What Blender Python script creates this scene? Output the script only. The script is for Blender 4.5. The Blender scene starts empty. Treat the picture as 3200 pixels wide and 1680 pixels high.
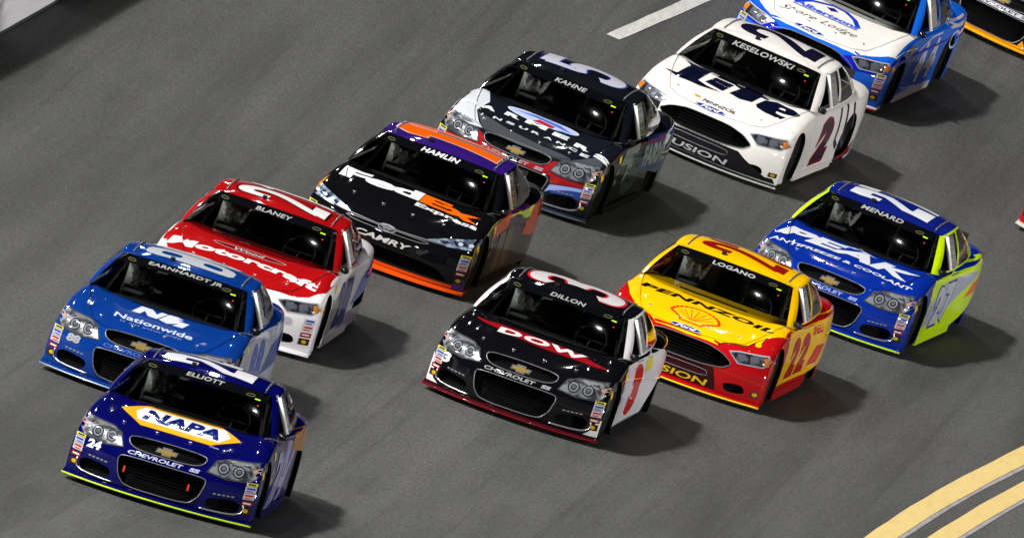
import bpy, bmesh, math, random
from mathutils import Vector, Matrix
from mathutils.bvhtree import BVHTree
from mathutils.geometry import tessellate_polygon

random.seed(4)
S = bpy.context.scene
COL = S.collection
PI = math.pi
R = math.radians

# ------------------------------------------------------------------ camera
FW = Vector((-0.06901569513546656, 0.9868286433467903, -0.14630810809829248))
RI = Vector((0.9341690307608529, 0.115394212297262, 0.3376572192855102))
UP = Vector((-0.35009292451047486, 0.11337285582813782, 0.9298287690586237))
cd = bpy.data.cameras.new('camera')
cam = bpy.data.objects.new('camera', cd); COL.objects.link(cam)
m = Matrix((RI, UP, -FW)).transposed().to_4x4()
m.translation = Vector((21.408073225097827, -306.10573168791456, 45.38351291609576))
cam.matrix_world = m
cd.sensor_width = 36; cd.lens = 978.4266
cd.clip_start = 1; cd.clip_end = 2000
S.camera = cam

# ------------------------------------------------------------------ night sky, key light, track floodlights
w = bpy.data.worlds.new('World'); S.world = w; w.use_nodes = True
nt = w.node_tree
sky = nt.nodes.new('ShaderNodeTexSky'); sky.sky_type = 'NISHITA'; sky.sun_disc = False
sky.sun_elevation = R(-7); sky.sun_rotation = R(240)
bg = nt.nodes['Background']; bg.inputs[1].default_value = 0.05
nt.links.new(sky.outputs[0], bg.inputs[0])

def lamp_dir(o, d):
    o.rotation_euler = Vector(d).to_track_quat('Z', 'Y').to_euler()
ld = bpy.data.lights.new('key_floodlight', 'SUN'); ld.energy = 4.6; ld.angle = R(3.5); ld.color = (1.0, .985, .95)
key = bpy.data.objects.new('key_floodlight', ld); COL.objects.link(key); lamp_dir(key, (-.62, -.42, .78))
# pole lamps of the speedway: outer wall (image left) and infield (image right)
def fl(d, dist, E, s):
    """lamp bank seen from the pack in direction d, giving irradiance E there"""
    v = Vector(d).normalized()*dist+Vector((0, -5, 0)); return (tuple(v), E*PI*dist*dist, s)
FL = [((-50, -62, 60), 26000, 3.6), ((-62, -34, 62), 22000, 3.2), ((-36, -104, 70), 13000, 3.2), ((-78, 4, 58), 9000, 3.0),
      ((-24, -88, 40), 5000, 2.2),
      fl((-.82, -.2, .52), 100, .30, 2.6), fl((-.86, -.45, .42), 110, .22, 2.2), fl((.80, -.2, .5), 120, .18, 2.6), fl((.78, .02, .56), 130, .14, 2.4), fl((.62, .66, .38), 170, .06, 2.),
      fl((-.12, .93, .36), 260, .012, .8), fl((-.055, .87, .49), 240, .02, .9), fl((-.16, .965, .20), 300, .015, 1.2), fl((-.24, .93, .27), 280, .010, .9), fl((-.33, .85, .40), 240, .14, 1.8), fl((-.42, .84, .30), 240, .14, 1.8), fl((.03, .52, .85), 150, .03, .9),
      ((92, -62, 9), 46000, 5.), ((70, -104, 10), 26000, 5.), ((98, -20, 8), 62000, 4.6), ((24, -150, 30), 15000, 4.)]
for p, e, s in FL:
    l = bpy.data.lights.new('floodlight', 'AREA'); l.shape = 'RECTANGLE'; l.size = s*1.5; l.size_y = s*.7; l.energy = e; l.color = (1, .98, .95)
    o = bpy.data.objects.new('floodlight', l); COL.objects.link(o); o.location = p
    lamp_dir(o, Vector(p) - Vector((0, -4, 0)))
S.view_settings.view_transform = 'Standard'; S.view_settings.look = 'None'
S.view_settings.exposure = 0.0; S.view_settings.gamma = 1; S.view_settings.use_curve_mapping = False
S.render.film_transparent = False
S.cycles.max_bounces = 6; S.cycles.transparent_max_bounces = 12; S.cycles.use_denoising = True
S.cycles.caustics_reflective = False; S.cycles.caustics_refractive = False

# ------------------------------------------------------------------ helpers
MATS = {}
def lin(c):
    return tuple((x/12.92 if x <= .04045 else ((x+.055)/1.055)**2.4) for x in c)
def hexc(h):
    return lin(tuple(int(h[i:i+2], 16)/255 for i in (0, 2, 4)))
def nodemat(name):
    mt = bpy.data.materials.new(name); mt.use_nodes = True
    return mt, mt.node_tree, mt.node_tree.nodes['Principled BSDF']
def gloss(h, rough=.95, coat=.9, metal=0., crough=.045, dirt=.25, name=None):
    """vinyl wrap / enamel: faint orange peel and road grime, clear coat"""
    key_ = ('g', h, rough, coat, metal, crough, dirt)
    if key_ in MATS: return MATS[key_]
    mt, t, b = nodemat(name or 'paint_' + h)
    c = hexc(h)
    tc = t.nodes.new('ShaderNodeTexCoord')
    n = t.nodes.new('ShaderNodeTexNoise'); n.inputs['Scale'].default_value = 5; n.inputs['Detail'].default_value = 7; n.inputs['Roughness'].default_value = .65
    t.links.new(tc.outputs['Object'], n.inputs['Vector'])
    r = t.nodes.new('ShaderNodeMapRange'); r.inputs[1].default_value = .45; r.inputs[2].default_value = .8; r.inputs[3].default_value = 0; r.inputs[4].default_value = dirt
    t.links.new(n.outputs['Fac'], r.inputs[0])
    mx = t.nodes.new('ShaderNodeMix'); mx.data_type = 'RGBA'
    mx.inputs[6].default_value = (*c, 1); g = (c[0]*.6+.006, c[1]*.6+.006, c[2]*.6+.005)
    mx.inputs[7].default_value = (*g, 1)
    t.links.new(r.outputs[0], mx.inputs[0]); t.links.new(mx.outputs[2], b.inputs['Base Color'])
    rough = .95 if metal < .3 else rough
    b.inputs['Roughness'].default_value = rough; b.inputs['Metallic'].default_value = metal; b.inputs['Specular IOR Level'].default_value = .0
    b.inputs['Coat Weight'].default_value = coat; b.inputs['Coat Roughness'].default_value = crough
    n2 = t.nodes.new('ShaderNodeTexNoise'); n2.inputs['Scale'].default_value = 2.2; n2.inputs['Detail'].default_value = 1
    t.links.new(tc.outputs['Object'], n2.inputs['Vector'])
    bp = t.nodes.new('ShaderNodeBump'); bp.inputs['Strength'].default_value = .12; bp.inputs['Distance'].default_value = .002
    t.links.new(n2.outputs['Fac'], bp.inputs['Height']); t.links.new(bp.outputs[0], b.inputs['Normal']); t.links.new(bp.outputs[0], b.inputs['Coat Normal'])
    MATS[key_] = mt; return mt
def plain(name, c, rough=.6, metal=0., emit=None, spec=.5):
    if name in MATS: return MATS[name]
    mt, t, b = nodemat(name)
    b.inputs['Base Color'].default_value = (*c, 1); rough = .95 if metal < .3 else rough
    b.inputs['Roughness'].default_value = rough; b.inputs['Metallic'].default_value = metal; b.inputs['Specular IOR Level'].default_value = .0
    b.inputs['Specular IOR Level'].default_value = spec
    if emit: b.inputs['Emission Color'].default_value = (*emit[0], 1); b.inputs['Emission Strength'].default_value = emit[1]
    tc = t.nodes.new('ShaderNodeTexCoord'); n = t.nodes.new('ShaderNodeTexNoise'); n.inputs['Scale'].default_value = 30
    t.links.new(tc.outputs['Object'], n.inputs['Vector'])
    bp = t.nodes.new('ShaderNodeBump'); bp.inputs['Strength'].default_value = .15; bp.inputs['Distance'].default_value = .004
    t.links.new(n.outputs['Fac'], bp.inputs['Height']); t.links.new(bp.outputs[0], b.inputs['Normal'])
    MATS[name] = mt; return mt
def glassmat(name='window_glass', tint=.52):
    if name in MATS: return MATS[name]
    mt, t, b = nodemat(name); t.nodes.remove(b)
    out = t.nodes['Material Output']
    tr = t.nodes.new('ShaderNodeBsdfTransparent'); tr.inputs[0].default_value = (tint, tint*1.04, tint*1.02, 1)
    gl = t.nodes.new('ShaderNodeBsdfGlossy'); gl.inputs['Roughness'].default_value = .06; gl.inputs[0].default_value = (1, 1, 1, 1)
    fr = t.nodes.new('ShaderNodeFresnel'); fr.inputs[0].default_value = 1.5
    mx = t.nodes.new('ShaderNodeMixShader')
    t.links.new(fr.outputs[0], mx.inputs[0]); t.links.new(tr.outputs[0], mx.inputs[1]); t.links.new(gl.outputs[0], mx.inputs[2]); t.links.new(mx.outputs[0], out.inputs[0])
    MATS[name] = mt; return mt
BLACK = '0b0b0e'
def M_dark(): return plain('dark_interior', (.008, .009, .010), .8, spec=.2)
def M_recess(): return plain('duct_black', (.003, .003, .0035), .8, spec=.1)
def M_rubber(): return plain('tyre_rubber', (.008, .008, .008), .9, spec=.15)
def M_rim(): return plain('black_steel_rim', (.03, .03, .032), .35, .6)
def M_chrome(): return plain('bright_trim', (.42, .42, .44), .25, .7)
def M_trim(): return plain('grey_trim', (.16, .16, .175), .3, .3)
def M_net(): return plain('grey_webbing', (.22, .22, .22), .8)
def M_hose(): return plain('silver_hose', (.5, .5, .48), .55)
def M_cage(): return plain('cage_paint', (.05, .055, .05), .5)
def M_seat(): return plain('seat_cloth', (.03, .03, .035), .8)

def link(o, parent=None):
    COL.objects.link(o)
    if parent is not None: o.parent = parent
    return o
def mesh(name, vs, fs, mats, mi=None, smooth=True, sharp=None):
    me = bpy.data.meshes.new(name)
    me.from_pydata([tuple(v) for v in vs], [], fs)
    for mt in (mats if isinstance(mats, (list, tuple)) else [mats]): me.materials.append(mt)
    if mi: me.polygons.foreach_set('material_index', mi)
    me.polygons.foreach_set('use_smooth', [smooth]*len(me.polygons))
    me.update()
    if sharp is not None: me.set_sharp_from_angle(angle=R(sharp))
    return me
def obj(name, me, parent=None, loc=None):
    o = bpy.data.objects.new(name, me)
    if loc is not None: o.location = loc
    return link(o, parent)
def interp(tab, x):
    if x <= tab[0][0]: return tab[0][1]
    for i in range(len(tab)-1):
        x0, y0 = tab[i]; x1, y1 = tab[i+1]
        if x <= x1:
            # monotone-ish cubic
            t = (x-x0)/(x1-x0)
            mk = lambda j: (tab[j+1][1]-tab[j-1][1])/(tab[j+1][0]-tab[j-1][0]) if 0 < j < len(tab)-1 else (y1-y0)/(x1-x0)
            m0, m1 = mk(i)*(x1-x0), mk(i+1)*(x1-x0)
            return (2*t**3-3*t**2+1)*y0+(t**3-2*t**2+t)*m0+(-2*t**3+3*t**2)*y1+(t**3-t**2)*m1
    return tab[-1][1]
def tube_mesh(paths, r, seg=6, closed=False):
    vs, fs = [], []
    for path in paths:
        n = len(path); base = len(vs)
        for i, p in enumerate(path):
            p = Vector(p)
            a = Vector(path[(i-1) % n]) if (i > 0 or closed) else p
            b = Vector(path[(i+1) % n]) if (i < n-1 or closed) else p
            t = (b-a); t = t.normalized() if t.length > 1e-9 else Vector((1, 0, 0))
            ref = Vector((0, 0, 1)) if abs(t.z) < .9 else Vector((1, 0, 0))
            u = t.cross(ref).normalized(); v = t.cross(u)
            for k in range(seg):
                an = 2*PI*k/seg; vs.append(p+u*math.cos(an)*r+v*math.sin(an)*r)
        for i in range(n if closed else n-1):
            for k in range(seg):
                a0 = base+i*seg+k; a1 = base+i*seg+(k+1) % seg; b0 = base+((i+1) % n)*seg+k; b1 = base+((i+1) % n)*seg+(k+1) % seg
                fs.append((a0, b0, b1, a1))
        if not closed:
            fs.append([base+k for k in range(seg)]); fs.append([base+(n-1)*seg+k for k in range(seg)][::-1])
    return vs, fs
def box_vf(x0, x1, y0, y1, z0, z1):
    v = [(x, y, z) for z in (z0, z1) for y in (y0, y1) for x in (x0, x1)]
    return v, [(0, 2, 3, 1), (4, 5, 7, 6), (0, 1, 5, 4), (2, 6, 7, 3), (0, 4, 6, 2), (1, 3, 7, 5)]
def join(parts):
    vs, fs = [], []
    for v, f in parts:
        b = len(vs); vs += list(v); fs += [tuple(i+b for i in q) for q in f]
    return vs, fs

# ------------------------------------------------------------------ track surface (banked turn, seen square to its banking)
G = (-2.50141112e-3, 1.76020076e-3, -.08378097e-3)
def surf(x, y): return G[0]*x*y + G[1]*y*y/2 + G[2]*x*x/2
def frame(x, y, a):
    n = Vector((-(G[0]*y+G[2]*x), -(G[0]*x+G[1]*y), 1)).normalized()
    yb = Vector((-math.sin(a), math.cos(a), 0)); yb = (yb-n*yb.dot(n)).normalized()
    xl = yb.cross(n)
    mm = Matrix((xl, yb, n)).transposed().to_4x4(); mm.translation = Vector((x, y, surf(x, y))); return mm
def sheet(name, x0f, x1f, y0, y1, dz, mat, nx=24, ny=60, rag=0):
    vs, fs = [], []
    for j in range(ny+1):
        y = y0+(y1-y0)*j/ny
        a, b = x0f(y), x1f(y)
        for i in range(nx+1):
            x = a+(b-a)*i/nx
            xx = x
            if rag and i in (0, nx): xx += random.uniform(-rag, rag)
            vs.append((xx, y, surf(x, y)+dz))
    for j in range(ny):
        for i in range(nx):
            k = j*(nx+1)+i; fs.append((k, k+1, k+nx+2, k+nx+1))
    o = obj(name, mesh(name, vs, fs, mat)); o['kind'] = 'structure'; return o

def asphalt():
    mt, t, b = nodemat('track_asphalt')
    N = t.nodes.new; L = t.links.new
    tc = N('ShaderNodeTexCoord')
    def noise(scale, detail, mapping=None, rough=.6):
        n = N('ShaderNodeTexNoise'); n.inputs['Scale'].default_value = scale; n.inputs['Detail'].default_value = detail; n.inputs['Roughness'].default_value = rough
        if mapping:
            mp = N('ShaderNodeMapping'); mp.inputs['Scale'].default_value = mapping[0]; mp.inputs['Rotation'].default_value = (0, 0, R(mapping[1]))
            L(tc.outputs['Object'], mp.inputs[0]); L(mp.outputs[0], n.inputs['Vector'])
        else: L(tc.outputs['Object'], n.inputs['Vector'])
        return n
    def mr(n, a, b_, c, d):
        r = N('ShaderNodeMapRange'); r.inputs[1].default_value = a; r.inputs[2].default_value = b_; r.inputs[3].default_value = c; r.inputs[4].default_value = d
        L(n.outputs[0], r.inputs[0]); return r
    def mul(a, b_):
        q = N('ShaderNodeMath'); q.operation = 'MULTIPLY'; L(a.outputs[0], q.inputs[0]); L(b_.outputs[0], q.inputs[1]); return q
    streak = mr(noise(1., 6, ((1.3, .05, 1), 4)), .35, .68, .74, 1.16)       # racing-groove rubber, along the track
    patch = mr(noise(.10, 2, ((1.4, .4, 1), 6)), .35, .65, .94, 1.06)
    stain = mr(noise(.9, 6, ((.8, .07, 1), -10)), .55, .73, 1., .66)     # old scuffs crossing the lane
    grain = mr(noise(48, 4, ((1, .15, 1), 2), .9), .32, .68, .52, 1.5)
    agg = mr(noise(130, 2, ((1, .15, 1), 0), .8), .36, .66, .64, 1.4)
    rub = mr(noise(1., 3, ((7, .035, 1), 3)), .56, .70, 1., .80)           # thin tyre-rubber lines
    scuff = mr(noise(1., 3, ((2.4, .09, 1), -24)), .62, .74, 1., .78)
    f = mul(mul(mul(mul(mul(mul(streak, patch), stain), grain), agg), rub), scuff)
    tint = noise(40., 4, ((1, .16, 1), 3), .8)
    rp = N('ShaderNodeMix'); rp.data_type = 'RGBA'; rp.inputs[6].default_value = (.067, .060, .058, 1); rp.inputs[7].default_value = (.053, .060, .059, 1)
    L(mr(tint, .35, .65, 0, 1).outputs[0], rp.inputs[0])
    vm = N('ShaderNodeVectorMath'); vm.operation = 'SCALE'; L(rp.outputs[2], vm.inputs[0]); L(f.outputs[0], vm.inputs[3])
    L(vm.outputs[0], b.inputs['Base Color'])
    b.inputs['Roughness'].default_value = .82; b.inputs['Specular IOR Level'].default_value = .25
    bp = N('ShaderNodeBump'); bp.inputs['Strength'].default_value = .5; bp.inputs['Distance'].default_value = .006
    L(noise(60, 3).outputs[0], bp.inputs['Height']); L(bp.outputs[0], b.inputs['Normal'])
    return mt
def roadpaint(name, c, wear=.35, edge=None):
    mt, t, b = nodemat(name); N = t.nodes.new; L = t.links.new
    tc = N('ShaderNodeTexCoord'); mp = N('ShaderNodeMapping'); mp.inputs['Scale'].default_value = (3, .5, 1); L(tc.outputs['Object'], mp.inputs[0])
    n = N('ShaderNodeTexNoise'); n.inputs['Scale'].default_value = 4; n.inputs['Detail'].default_value = 9; n.inputs['Roughness'].default_value = .75; L(mp.outputs[0], n.inputs['Vector'])
    r = N('ShaderNodeMapRange'); r.inputs[1].default_value = .46; r.inputs[2].default_value = .78; r.inputs[3].default_value = 0; r.inputs[4].default_value = wear; L(n.outputs[0], r.inputs[0])
    mx = N('ShaderNodeMix'); mx.data_type = 'RGBA'; mx.inputs[6].default_value = (*c, 1); mx.inputs[7].default_value = (.07, .065, .055, 1)
    L(r.outputs[0], mx.inputs[0]); L(mx.outputs[2], b.inputs['Base Color']); b.inputs['Roughness'].default_value = .6
    return mt
ASP = asphalt()
ground = sheet('track', lambda y: -60, lambda y: 60, -120, 120, 0, ASP, 60, 120)
YEL = roadpaint('yellow_line_paint', (.60, .44, .16), .22)
WHT = roadpaint('white_line_paint', (.50, .49, .46), .5)
OLD = roadpaint('old_white_line_paint', (.28, .27, .29), .8)
yl = lambda y, o: 5.516+.0495*(y+6)+o+(.0022*(y+6)**2 if abs(y+6) < 14 else .0022*(28*abs(y+6)-196))
for nm, a, b_, mt, dz in (('yellow_line', 0, .262, YEL, .008), ('faded_white_line', .24, .312, OLD, .004),
                      ('yellow_line', .484, .715, YEL, .008), ('faded_white_line', .69, .765, OLD, .004)):
    sheet(nm, lambda y, a=a: yl(y, a), lambda y, b_=b_: yl(y, b_), -60, 60, dz, mt, 3, 120, rag=.006)
sheet('white_line', lambda y: -1.15+.105*(y-18.1), lambda y: -.98+.110*(y-18.1), 18.0, 40, .006, WHT, 2, 40, rag=.006)
# ------------------------------------------------------------------ outside wall
def wall():
    root = bpy.data.objects.new('track_wall', None); COL.objects.link(root)
    root.location = (-6.35, 3, surf(-6.35, 3))
    root['label'] = 'white painted concrete retaining wall along the outside edge of the track'; root['category'] = 'wall'
    conc, t, b = nodemat('white_wall_paint'); N = t.nodes.new; L = t.links.new
    tc = N('ShaderNodeTexCoord'); n = N('ShaderNodeTexNoise'); n.inputs['Scale'].default_value = 1.4; n.inputs['Detail'].default_value = 8
    mp = N('ShaderNodeMapping'); mp.inputs['Scale'].default_value = (1, .12, 2.5); L(tc.outputs['Object'], mp.inputs[0]); L(mp.outputs[0], n.inputs['Vector'])
    mx = N('ShaderNodeMix'); mx.data_type = 'RGBA'; mx.inputs[6].default_value = (.78, .77, .80, 1); mx.inputs[7].default_value = (.5, .48, .5, 1)
    r = N('ShaderNodeMapRange'); r.inputs[1].default_value = .5; r.inputs[2].default_value = .75; L(n.outputs[0], r.inputs[0]); L(r.outputs[0], mx.inputs[0])
    L(mx.outputs[2], b.inputs['Base Color']); b.inputs['Roughness'].default_value = .55
    foot = roadpaint('scuffed_wall_foot', (.035, .035, .045), .6)
    n_ = 24
    for k in range(n_):
        y0 = -58+k*5.0; y1 = y0+4.985
        for nm, z0, z1, mt, off in (('panel_foot', -.05, .035, foot, .006), ('panel', .035, .80, conc, 0)):
            vs = []
            for y in (y0, y1):
                x = -6.52+.0533*(y-2.75)
                for dx in (off, -.35):
                    for z in (z0, z1): vs.append((x+dx+6.35, y-3, surf(x, y)+z-surf(-6.35, 3)))
            fs = [(0, 1, 5, 4), (2, 6, 7, 3), (1, 3, 7, 5), (0, 4, 6, 2), (0, 2, 3, 1), (4, 5, 7, 6)]
            o = obj(nm, mesh(nm, vs, fs, mt, smooth=False), root)
wall()

# ------------------------------------------------------------------ race car shape
LEN = 4.88
def bow(a): return .31*abs(a)**2.6
def yfront(a, c): return .045+bow(a)+interp([(0, .03), (.15, .0), (.5, -.005), (.75, .01), (.9, .055), (1, .11)], c)*(1-.35*abs(a))
def yrear(a, c): return LEN-.12*abs(a)**3-.06*(1-c)
ZC = [(0, .585), (.12, .60), (.25, .650), (.5, .705), (.8, .752), (1.2, .81), (1.45, .838), (2, .85), (3.9, .865), (4.3, .90), (4.88, .905)]
FZ = [(0, .57), (.35, .635), (.6, .715), (.95, .79), (1.3, .843), (1.55, .868), (2.2, .862), (3.2, .862), (3.8, .885), (4.2, .895), (4.88, .88)]
WY = [(0, .965), (.35, .985), (.6, .99), (.95, .995), (1.5, .975), (2.2, .968), (3.2, .975), (3.8, .995), (4.3, .975), (4.88, .90)]
def T(a, y):
    s = abs(a)
    z = interp(ZC, y) if s < .35 else None
    zc, fz = interp(ZC, y), interp(FZ, y)
    prof = [(0, 0), (.45, .12), (.70, .75), (.84, 1.)]
    t = interp(prof, min(s, .84))
    dip = -.016*math.exp(-((s-.68)/.09)**2)*(1 if .3 < y < 1.5 else .3)
    zz = zc*(1-t)+fz*t+dip
    if s > .84: zz -= .055*((s-.84)/.16)**2
    return zz
def Wd(y, c, kind):
    k = interp([(0, 1.0), (.2, 1.0), (.55, 1.0), (.8, .985), (1, .955)], c)
    return interp(WY, y)*k
def P(a, b, c, kind):
    yf, yr = yfront(a, c), yrear(a, c)
    y = yf+(yr-yf)*b
    zt = T(a, y)
    zb = .080
    z = zb+(zt-zb)*c
    return Vector((a*Wd(y, c, kind), y, z))
AL = [0, .14, .28, .42, .55, .64, .72, .79, .85, .905, .955, 1]
AL = [-x for x in AL[:0:-1]]+AL
BL = [0, .012, .03, .055, .09, .13, .175, .22, .27, .32, .38, .45, .52, .60, .68, .74, .80, .86, .91, .95, .98, 1]
CL = [0, .05, .2, .4, .6, .76, .87, .94, 1]
def lattice(kind):
    na, nb, nc = len(AL)-1, len(BL)-1, len(CL)-1
    vid, vs, fs = {}, [], []
    def V(i, j, k):
        if (i, j, k) not in vid:
            vid[(i, j, k)] = len(vs); vs.append(P(AL[i], BL[j], CL[k], kind))
        return vid[(i, j, k)]
    for i in range(na):
        for j in range(nb):
            fs.append((V(i, j, nc), V(i+1, j, nc), V(i+1, j+1, nc), V(i, j+1, nc)))
            fs.append((V(i, j, 0), V(i, j+1, 0), V(i+1, j+1, 0), V(i+1, j, 0)))
        for k in range(nc):
            fs.append((V(i, 0, k), V(i+1, 0, k), V(i+1, 0, k+1), V(i, 0, k+1)))
            fs.append((V(i, nb, k), V(i, nb, k+1), V(i+1, nb, k+1), V(i+1, nb, k)))
    for j in range(nb):
        for k in range(nc):
            fs.append((V(na, j, k), V(na, j+1, k), V(na, j+1, k+1), V(na, j, k+1)))
            fs.append((V(0, j, k), V(0, j, k+1), V(0, j+1, k+1), V(0, j+1, k)))
    return vs, fs
def apply_mods(me, mods):
    o = bpy.data.objects.new('tmp', me); COL.objects.link(o)
    for f in mods: f(o)
    dg = bpy.context.evaluated_depsgraph_get()
    r = bpy.data.meshes.new_from_object(o.evaluated_get(dg), preserve_all_data_layers=True, depsgraph=dg)
    bpy.data.objects.remove(o); return r
def prism_front(pts, y0, depth):
    """closed prism cut through the fascia: polygon in (x,z), back face follows the nose's bow"""
    n = len(pts); vs = [(x, y0, z) for x, z in pts]+[(x, .06+bow(x/.95)+depth, z) for x, z in pts]
    tri = tessellate_polygon([[Vector((x, z, 0)) for x, z in pts]])
    fs = [tuple(t) for t in tri]+[tuple(i+n for i in t[::-1]) for t in tri]
    fs += [(i, (i+1) % n, (i+1) % n+n, i+n) for i in range(n)]
    return vs, fs
def densify(pts, d=.06):
    out = []
    for i, p in enumerate(pts):
        q = pts[(i+1) % len(pts)]; L = math.hypot(q[0]-p[0], q[1]-p[1]); n = max(1, int(L/d))
        for k in range(n): out.append((p[0]+(q[0]-p[0])*k/n, p[1]+(q[1]-p[1])*k/n))
    return out
def rnd(pts, r=.25, it=2):
    """Chaikin corner rounding"""
    for _ in range(it):
        o = []
        for i, p in enumerate(pts):
            q = pts[(i+1) % len(pts)]
            o += [(p[0]*(1-r)+q[0]*r, p[1]*(1-r)+q[1]*r), (p[0]*r+q[0]*(1-r), p[1]*r+q[1]*(1-r))]
        pts = o
    return pts
def mir(pts): return [(-x, z) for x, z in pts[::-1]]
def cyl_cut(cx, cy, cz, r, x0, x1, n=36):
    vs = [(x, cy+r*math.cos(2*PI*k/n), cz+r*math.sin(2*PI*k/n)) for x in (x0, x1) for k in range(n)]
    fs = [tuple(range(n)), tuple(range(2*n-1, n-1, -1))]+[(k, k+n, (k+1) % n+n, (k+1) % n) for k in range(n)]
    return vs, fs
WHEELY = (.93, 3.72); WR = .335
CHEVY = dict(
    upper=rnd([(-.42, .60), (-.37, .632), (0, .64), (.37, .632), (.42, .60), (.37, .53), (.22, .505), (-.22, .505), (-.37, .53)], .25, 2),
    lower=rnd([(-.44, .43), (.44, .43), (.465, .375), (.425, .22), (.33, .122), (-.33, .122), (-.425, .22), (-.465, .375)], .18, 2),
    cheek=rnd([(.50, .25), (.76, .285), (.85, .25), (.835, .17), (.77, .142), (.52, .135)], .22, 2))
FORD = dict(
    upper=rnd([(-.59, .445), (-.46, .525), (-.26, .57), (.26, .57), (.46, .525), (.59, .445), (.50, .375), (.25, .345), (-.25, .345), (-.50, .375)], .15, 2),
    lower=rnd([(-.36, .30), (.36, .30), (.37, .225), (-.37, .225)], .15, 2),
    cheek=rnd([(.55, .23), (.77, .255), (.82, .16), (.60, .135)], .22, 2))
TOYO = dict(
    upper=rnd([(-.50, .50), (-.44, .512), (.44, .512), (.50, .50), (.38, .475), (-.38, .475)], .2, 2),
    lower=rnd([(-.60, .30), (.60, .30), (.80, .17), (.76, .15), (-.76, .15), (-.80, .17)], .2, 2),
    cheek=None)
NOSE = dict(chevy=CHEVY, ford=FORD, toyota=TOYO)
def smooth_shell(kind):
    vs, fs = lattice(kind)
    me = mesh('shell', vs, fs, [M_recess()])
    def sub(o):
        s = o.modifiers.new('s', 'SUBSURF'); s.levels = 2; s.render_levels = 2
    return apply_mods(me, [sub])
class Surface:
    """ray casting that returns the smooth (interpolated) normal of the panel it hits"""
    def __init__(self, me):
        me.calc_loop_triangles()
        self.co = [v.co.copy() for v in me.vertices]; self.no = [v.normal.copy() for v in me.vertices]
        self.tri = [tuple(t.vertices) for t in me.loop_triangles]
        self.t = BVHTree.FromPolygons(self.co, self.tri)
    def ray_cast(self, o, d, dist=1e9):
        hit, no, k, di = self.t.ray_cast(o, d, dist)
        if hit is None: return hit, no, k, di
        a, b, c = (self.co[i] for i in self.tri[k]); v0, v1, v2 = b-a, c-a, hit-a
        d00, d01, d11, d20, d21 = v0.dot(v0), v0.dot(v1), v1.dot(v1), v2.dot(v0), v2.dot(v1)
        den = d00*d11-d01*d01
        if abs(den) > 1e-14:
            v = (d11*d20-d01*d21)/den; w_ = (d00*d21-d01*d20)/den
            na, nb, nc = (self.no[i] for i in self.tri[k]); s_ = na*(1-v-w_)+nb*v+nc*w_
            if s_.dot(no) > .5*s_.length: no = s_.normalized()
        return hit, no, k, di
def bvh_of(me): return Surface(me)
def make_body(kind):
    shell = smooth_shell(kind)
    bv = bvh_of(shell)
    ns = NOSE[kind]
    cuts = [prism_front(densify(ns['upper']), -.4, .15 if kind == 'chevy' else .13 if kind == 'ford' else .05), prism_front(densify(ns['lower']), -.4, .085)]
    if ns['cheek']:
        cuts += [prism_front(densify(ns['cheek']), -.4, .05), prism_front(densify(mir(ns['cheek'])), -.4, .05)]
    for sx in (-1, 1):
        for cy in WHEELY:
            a, b = sorted((sx*.66, sx*1.2)); cuts.append(cyl_cut(0, cy, .335, .358, a, b))
    # cockpit
    pl = [(-.80, 1.60), (-.5, 1.48), (0, 1.43), (.5, 1.48), (.80, 1.60), (.84, 2.0), (.84, 3.3), (.76, 4.1), (-.76, 4.1), (-.84, 3.3), (-.84, 2.0)]
    n = len(pl); vs = [(x, y, .25) for x, y in pl]+[(x, y, 1.4) for x, y in pl]
    cuts.append((vs, [tuple(range(n))[::-1], tuple(range(n, 2*n))]+[(i, (i+1) % n, (i+1) % n+n, i+n) for i in range(n)]))
    cv, cf = join(cuts)
    cm = mesh('cut', cv, cf, [M_recess()], smooth=False)
    bm = bmesh.new(); bm.from_mesh(cm); bmesh.ops.recalc_face_normals(bm, faces=bm.faces); bm.to_mesh(cm); bm.free()
    co = bpy.data.objects.new('cut', cm); COL.objects.link(co)
    shell2 = shell.copy(); shell2.materials.clear(); shell2.materials.append(gloss('808080'))
    bm = bmesh.new(); bm.from_mesh(shell2); bmesh.ops.recalc_face_normals(bm, faces=bm.faces); bm.to_mesh(shell2); bm.free()
    def bo(o):
        q = o.modifiers.new('b', 'BOOLEAN'); q.operation = 'DIFFERENCE'; q.object = co; q.solver = 'EXACT'; q.material_mode = 'TRANSFER'
    me = apply_mods(shell2, [bo])
    bpy.data.objects.remove(co)
    me.polygons.foreach_set('use_smooth', [True]*len(me.polygons)); me.set_sharp_from_angle(angle=R(32))
    me.name = 'body_'+kind
    return me, bv

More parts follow.
